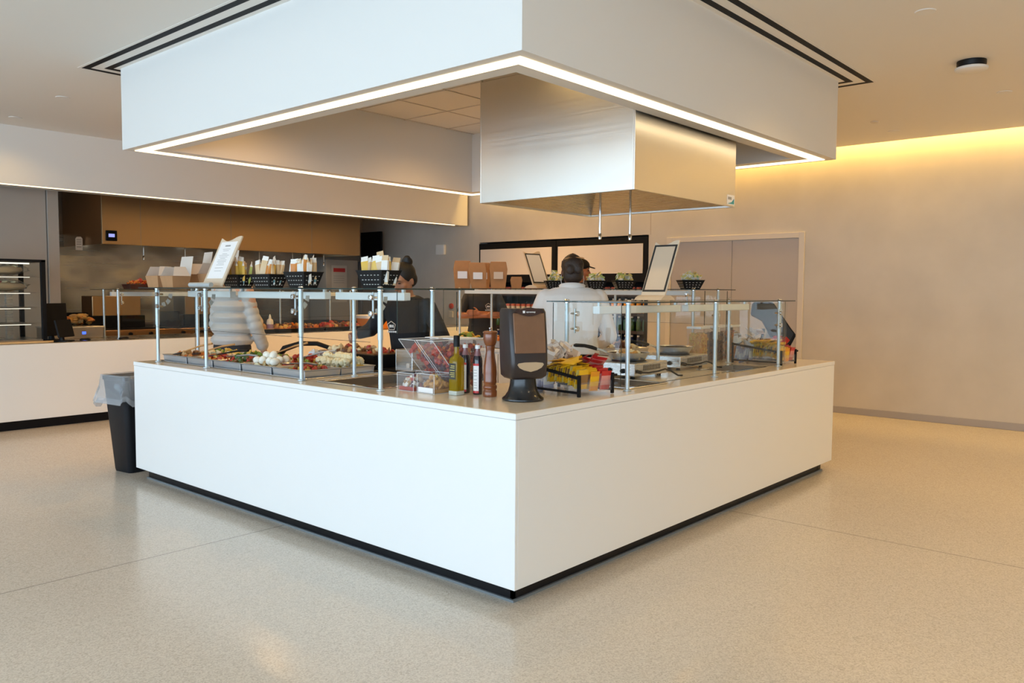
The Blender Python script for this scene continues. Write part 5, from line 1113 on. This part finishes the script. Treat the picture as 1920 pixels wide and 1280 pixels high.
def rm(o, v, sm=4):
    m = o.modifiers.new('surface', 'REMESH'); m.mode = 'VOXEL'; m.voxel_size = v; m.use_smooth_shade = True
    s = o.modifiers.new('smooth', 'SMOOTH'); s.factor = .5; s.iterations = sm; return o
def V(*a): return Vector(a)
class Pose:
    """local frame: person faces +x, left hand is +y. lean bends the trunk forward at the hips"""
    def __init__(s, h=1.75, lean=0, shw=.19, girth=1.0):
        s.k = h/1.75; s.lean = lean; s.shw = shw; s.g = girth; s.hip = V(0, 0, .93*s.k)
    def up(s, x, y, z):
        p = V(x, y, z)*s.k - s.hip; p = Matrix.Rotation(s.lean, 3, 'Y') @ p; return p + s.hip
def torso(mb, P, grow=0, z0=.92, neck=True):
    rings = []
    prof = [(.90,.105,.155), (.98,.11,.165), (1.08,.102,.148), (1.18,.108,.152), (1.28,.118,.165), (1.36,.115,.178), (1.41,.10,.183), (1.45,.075,.14), (1.475,.06,.085)]
    for z, rx, ry in prof:
        if z < z0: continue
        rx = rx*P.g + grow; ry = (ry + (P.shw-.19)*(1 if z > 1.2 else .3))*(P.g*.5+.5) + grow
        rings.append([tuple(P.up(rx*math.cos(a)*(1.0 if math.cos(a) > 0 else .92), ry*math.sin(a), z)) for a in [2*PI*j/20 for j in range(20)]])
    mb.loft(rings)
def limb(mb, pts, rs):
    for i in range(len(pts)-1): mb.caps(pts[i], pts[i+1], rs[i], rs[i+1], 12)
def hand(mb, wrist, dirv, palm_n, curl=.5, side=1, k=1.0):
    """palm + five separate bent fingers. dirv: along the hand, palm_n: out of the palm"""
    d = Vector(dirv).normalized(); n = Vector(palm_n); n = (n - d*n.dot(d)).normalized(); s = d.cross(n)*side
    for off in (-.026, -.009, .009, .026): mb.caps(wrist + d*.012 + s*off*.7*k, wrist + d*.085*k + s*off*k, .013*k, .011*k, 8)
    for off, L in ((-.031,.066), (-.0105,.078), (.0105,.072), (.031,.056)):
        p = wrist + d*.088*k + s*off*k; a = 0; 
        for seg, r0 in ((.45,.0088), (.32,.0082), (.25,.0075)):
            a += curl*.75; q = p + (d*math.cos(a) + n*math.sin(a))*L*seg*k*1.1; mb.caps(p, q, r0*k, r0*.93*k, 8); p = q
    p = wrist + d*.025*k - s*.028*k; q = p + (d*.6 - s*.8 + n*.25).normalized()*.04*k; mb.caps(p, q, .013*k, .0105*k, 8); mb.caps(q, q + (d*.9 - s*.25 + n*.35).normalized()*.032*k, .010*k, .008*k, 8)
def head(mb, c, yaw_, pitch, roll_=0, k=1.0):
    R = Matrix.Rotation(yaw_, 3, 'Z') @ Matrix.Rotation(pitch, 3, 'Y') @ Matrix.Rotation(roll_, 3, 'X'); W = lambda x, y, z: c + R @ (V(x, y, z)*k)
    E = lambda p, r: mb.ell(W(*p), tuple(q*k for q in r), 0, 18, 12, R=R)
    E((-.008,0,.035), (.097,.077,.09)); E((.018,0,-.03), (.073,.063,.085)); E((.045,0,-.075), (.04,.04,.035)); E((.055,0,.03), (.035,.058,.045))
    mb.caps(W(.088,0,.012), W(.106,0,-.028), .009*k, .014*k, 10); E((.094,.012,-.032), (.011,.009,.008)); E((.094,-.012,-.032), (.011,.009,.008))
    E((.082,0,-.055), (.012,.024,.007)); E((.081,0,-.067), (.012,.021,.008))
    for s in (-1, 1): E((-.008, s*.076, -.012), (.018,.009,.030)); E((.078, s*.03, .03), (.014,.022,.008)); E((.058, s*.045, -.02), (.025,.02,.02))
    return R, W
def feats(body, W, R, k, eye=True):
    for s in (-1, 1):
        MB().ell(W(.083, s*.031, .010), (.006*k,.013*k,.0055*k), 0, 10, 8, R=R).build('eye', M['ink'], body)
        MB().tube([W(.090, s*.016, .028), W(.0915, s*.032, .034), W(.080, s*.05, .028)], [.003*k,.0038*k,.002*k], 6).build('eyebrow', hairm, body)
def person(label, loc, rz, P, skin, arms, headpose, shirt, shirtm, pants, hairfn, group=None, sleeve=1.0, grow=.016, v=.007, feet=True, neckup=0, fingers=(.5,.5), hem=.84, handdirs=None):
    k = P.k; mb = MB(); torso(mb, P)
    nb = P.up(0,0,1.45); hc = P.up(.03, 0, 1.60) + V(0,0,neckup)
    mb.caps(nb, hc - V(.01,0,.03), .058*k, .052*k)
    R, W = head(mb, hc, *headpose, k=k)
    sh = {}
    for s, side in ((1, 'L'), (-1, 'R')):
        A = arms[side]; pts = [P.up(0, s*(P.shw-.02), 1.40)] + [V(*p) for p in A]
        sh[side] = pts; limb(mb, pts, [.052*k*P.g**.5, .042*k, .028*k])
        d = (pts[2]-pts[1]).normalized(); hd_ = handdirs[side] if handdirs else (d, V(0, -s, 0))
        hand(mb, pts[2], hd_[0], hd_[1], fingers[0 if s == 1 else 1], s, k)
    legs = []
    for s in (-1, 1):
        pts = [V(0, s*.09, .90)*k, V(.012, s*.095, .49)*k, V(-.01, s*.10, .09)*k]; legs.append(pts); limb(mb, pts, [.085*k, .058*k, .04*k]); mb.caps(V(-.03, s*.1, .045)*k, V(.15, s*.115, .035)*k, .042*k, .032*k)
    body = rm(mb.build('person', skin, None, loc, rz), v, 3); tag(body, label, 'person', group)
    feats(body, W, R, k)
    if shirt:
        sb = MB(); torso(sb, P, grow)
        lo = [tuple(P.up((.118*P.g+grow)*math.cos(a), (.172*(P.g*.5+.5)+grow)*math.sin(a), hem)) for a in [2*PI*j/20 for j in range(20)]]; hi = [tuple(P.up((.115*P.g+grow)*math.cos(a), (.168*(P.g*.5+.5)+grow)*math.sin(a), .96)) for a in [2*PI*j/20 for j in range(20)]]; sb.loft([lo, hi])
        for side in 'LR':
            pts = sh[side]
            if sleeve >= 1: limb(sb, [pts[0], pts[1], pts[1].lerp(pts[2], .93)], [.066*k*P.g**.5, .058*k, .042*k])
            else: limb(sb, [pts[0], pts[0].lerp(pts[1], sleeve)], [.068*k, .062*k])
        rm(sb.build(shirt, shirtm, body), v*1.1, 5)
    if pants:
        pb_ = MB()
        pb_.loft([[tuple(V((.118*P.g)*math.cos(a), .172*math.sin(a), z)*k) for a in [2*PI*j/16 for j in range(16)]] for z in (.82,.97)])
        for pts in legs: limb(pb_, [pts[0], pts[1], pts[2]], [.1*k, .075*k, .06*k])
        rm(pb_.build('trousers', pants, body), .011, 4)
        for s in (-1, 1): MB().loft([rrect(.13*k,.05*k,0,.04*k), rrect(.135*k,.052*k,.03*k,.04*k), rrect(.10*k,.045*k,.075*k,.04*k)], 0, True, Matrix.Translation(V(.05, s*.108, 0)*k)).build('shoe', M['blackm'], body)
    hairfn(body, W, R, k)
    return body, P, W, R
def facing(dx, dy): return math.atan2(dy, dx)

# woman with bun: black sweatshirt, looks down to her right
def hair_bun(b, W, R, k):
    mb = MB(); mb.ell(W(-.020,0,.045), (.100*k,.088*k,.090*k), 0, 22, 14, R=R); mb.ell(W(-.05,0,-.005), (.062*k,.081*k,.075*k), 0, 18, 12, R=R)
    h = rm(mb.build('hair', hairm, b), .007, 4)
    mb = MB(); mb.ell(W(-.092,0,.112), (.042*k,.046*k,.040*k), 0, 14, 10, R=R); mb.ell(W(-.09,.012,.14), (.026*k,.03*k,.024*k), 0, 12, 8, R=R); mb.ell(W(-.085,0,.10), (.034*k,.034*k,.03*k), 0, 12, 8, R=R); rm(mb.build('hair_bun', hairm, h), .006, 2)
P = Pose(1.70, .16, .19, .95)
wloc = V(1.31, 2.17, 0); 
wf_ = facing(-.95, -.36)
wo, P, W, R = person('woman with dark bun in black sweatshirt looking down behind the near left counter', wloc, wf_, P, skin1,
    {'L': [(.10, .30, 1.13), (.30, .25, 1.02)], 'R': [(.04, -.33, 1.17), (.17, -.36, 1.14)]}, (-.25, .42, .0), 'sweatshirt', blk, drk, hair_bun, fingers=(.5,.7))
# sleeve logo on the chest (pentagon badge with letters under it)
def chest(P, y, z, d): return P.up(d, y, z)
lm_ = M['kraftw']; lx = .145
def badge(b, P, y, z, lx, s):
    t = MB(); pent = [(math.sin(2*PI*i/5)*.034*s, math.cos(2*PI*i/5)*.034*s) for i in range(5)]
    for i in range(5):
        a, c = pent[i], pent[(i+1)%5]; t.tube([P.up(lx, y + a[0], z + a[1]), P.up(lx, y + c[0], z + c[1])], .0028*s, 4)
    o = t.build('chest_badge', M['kraftw'], b)
    for yy, ww in ((-.012,.006), (.0,.007), (.013,.006)): MB().ell(P.up(lx, y+yy*s, z-.002*s), (.006*s,.005*s,.012*s), 0, 8, 6).build('badge_mark', M['paper'], o)
    for i in range(5): MB().ell(P.up(lx, y+(-.03+.015*i)*s, z-.043*s), (.004*s,.006*s,.007*s), 0, 8, 6).build('badge_letter', M['paper'], o)
badge(wo, P, -.075, 1.27, .137, 1.05)

# cook in white, seen from behind, braided hair tied in a bun
def hair_braid(b, W, R, k):
    mb = MB(); mb.ell(W(-.016,0,.04), (.100*k,.083*k,.092*k), 0, 22, 14, R=R); mb.ell(W(-.045,0,-.03), (.062*k,.078*k,.07*k), 0, 18, 12, R=R)
    h = rm(mb.build('hair', hairb, b), .008, 3)
    for i in range(13):
        y = -.072 + .012*i; yy = abs(y)/.078; zt = .138 - .06*yy*yy
        MB().tube([W(.065, y*1.0, .075-.03*yy), W(.02, y*.96, zt-.004), W(-.04, y*.75, zt-.010), W(-.085, y*.45, .085)], [.004*k,.0065*k,.0065*k,.005*k], 6).build('braid', hairg if i % 2 else hairb, h)
    mb = MB(); mb.ell(W(-.105,0,.035), (.04*k,.075*k,.06*k), 0, 14, 10, R=R); mb.ell(W(-.12,.03,.0), (.03*k,.035*k,.04*k), 0, 12, 8, R=R); mb.ell(W(-.12,-.03,.005), (.03*k,.035*k,.042*k), 0, 12, 8, R=R)
    rm(mb.build('hair_bun', hairb, h), .007, 1)
    MB().tube([W(-.115+.02*math.cos(a), .07*math.cos(a), .075+.012*math.sin(a)) for a in [PI*j/10 for j in range(11)]], .004*k, 6).build('hair_tie', hairg, h)
P = Pose(1.775, .10, .215, 1.18)
ck, P, W, R = person('cook in white jacket with braided hair seen from behind between the counters', V(2.10, 1.27, 0), facing(.80, .62), P, skin2,
    {'L': [(.14, .33, 1.13), (.34, .22, 1.04)], 'R': [(.12, -.29, 1.13), (.33, -.20, 1.03)]}, (.12, .15, .0), 'chef_jacket', wht, drk, hair_braid, grow=.024)
cl = MB(); cl.loft([[tuple(P.up(-.004 + .088*math.cos(a), .098*math.sin(a), z + .012*math.cos(a)*-1)) for a in [2*PI*j/24 for j in range(24)]] for z in (1.44, 1.47, 1.495)], 0, False); cm = cl.build('collar', wht, ck); sd_ = cm.modifiers.new('thick', 'SOLIDIFY'); sd_.thickness = .006
for s in (-1, 1): MB().tube([W(0, s*.082, -.02), W(-.008, s*.086, -.06), W(.01, s*.08, -.11)], .0022, 5).build('earphone_cord', M['paper'], ck)

# man with folded arms, head behind the kraft boxes
def hair_short(b, W, R, k):
    mb = MB(); mb.ell(W(-.014,0,.045), (.099*k,.080*k,.088*k), 0, 20, 12, R=R); mb.ell(W(-.05,0,-.005), (.055*k,.076*k,.06*k), 0, 16, 10, R=R); rm(mb.build('hair', hairm, b), .008, 3)
P = Pose(1.74, 0, .20, 1.05)
fo_, P, W, R = person('man in charcoal polo with folded arms standing behind the kraft boxes', V(4.55, 4.50, 0), facing(-.72, -.69), P, skin3,
    {'L': [(.10, .28, 1.17), (.23, -.04, 1.20)], 'R': [(.11, -.28, 1.17), (.25, .05, 1.17)]}, (0, .05, 0), 'polo_shirt', blk2, drk, hair_short, sleeve=.72, handdirs={'L': (V(.15,-.95,.1), V(-.9,0,-.2)), 'R': (V(.1,.95,.05), V(-.9,0,-.2))}, fingers=(.55,.55), v=.008)
badge(fo_, P, .07, 1.29, .142, 1.1)
# man in a black cap, profile, behind the cook
def hair_cap(b, W, R, k):
    hair_short(b, W, R, k*.99)
    mb = MB(); mb.ell(W(-.012,0,.062), (.112*k,.09*k,.078*k), 0, 22, 14, R=R); c = rm(mb.build('cap', M['blackm'], b), .007, 2)
    n = 12; mb = MB(); vs = []
    for zz in (.052, .060):
        for i in range(n+1): a = -PI/2 + PI*i/n; vs.append(W(.075 + .085*math.cos(a), .074*math.sin(a), zz - .02*math.cos(a)))
    m_ = n+1; mb.add(vs, [tuple(range(m_)), tuple(range(m_, 2*m_))[::-1]] + [(i, (i+1)%m_, m_+(i+1)%m_, m_+i) for i in range(m_)]); mb.build('cap_brim', M['blackm'], c, smooth=30)
P = Pose(1.87, 0, .20, 1.05)
person('man in black cap and black shirt in profile, half hidden behind the cook', V(4.92, 3.32, 0), facing(.62, -.78), P, skin3,
    {'L': [(.02, .27, 1.14), (.16, .25, .93)], 'R': [(.02, -.27, 1.14), (.16, -.25, .93)]}, (.05, .05, 0), 'black_shirt', blk, drk, hair_cap, sleeve=.7, v=.008)

# customer in silver puffer jacket seen from behind
P = Pose(1.82, .02, .20, 1.12)
pj, P, W, R = person('person in silver quilted puffer jacket seen from behind in the aisle', V(1.20, 4.55, 0), facing(.96, .28), P, skin4,
    {'L': [(.05, .25, 1.14), (.16, .2, .93)], 'R': [(.04, -.25, 1.13), (.14, -.26, .88)]}, (0, .0, 0), None, None, drk, hair_short)
jb = MB(); zs = [.91, 1.01, 1.11, 1.21, 1.31, 1.40]; rings = []
for i in range(len(zs)):
    z0 = zs[i]; hgt = .10 if i < 5 else .07
    for f, e in ((0, -.006), (.12, .02), (.5, .042), (.88, .02)):
        z = z0 + hgt*f; sx_ = .125 + e - (.03 if z > 1.42 else 0); sy_ = .165 + e - max(0, (z-1.36))*.9
        rings.append([tuple(P.up(sx_*math.cos(a), sy_*math.sin(a), z)) for a in [2*PI*j/28 for j in range(28)]])
jb.loft(rings)
for s, A in ((1, [(.05,.25,1.14), (.16,.2,.93)]), (-1, [(.04,-.25,1.13), (.14,-.26,.90)])):
    a, b2, c2 = P.up(0, s*.155, 1.40), V(*A[0]), V(*A[1]); n = 10
    for i in range(n):
        p = a.lerp(b2, i/(n*.5)) if i < n*.5 else b2.lerp(c2, (i-n*.5)/(n*.5)*.95); jb.ell(p, (.074-.0018*i, .074-.0018*i, .062), 0, 14, 10)
jb.caps(P.up(.0,0,1.44), P.up(.01,0,1.50), .085, .08)
rm(jb.build('puffer_jacket', puff, pj), .009, 2)
# second customer in cream top beyond
P = Pose(1.63, .25, .18, .95)
person('person in cream top bending over the kitchen counter beyond the puffer jacket', V(2.22, 6.28, 0), facing(.5, .86), P, skin4,
    {'L': [(.28, .2, 1.10), (.42, .16, 1.0)], 'R': [(.24, -.28, 1.08), (.40, -.24, .99)]}, (0, .5, 0), 'cream_top', crm, drk, lambda b, W, R, k: rm(MB().ell(W(-.014,0,.045), (.1*k,.082*k,.09*k), 0, 18, 12, R=R).ell(W(-.05,0,-.03), (.06*k,.075*k,.1*k), 0, 16, 10, R=R).build('hair', mat('brown_hair', (.12,.055,.025), .5), b), .008, 3), v=.008)
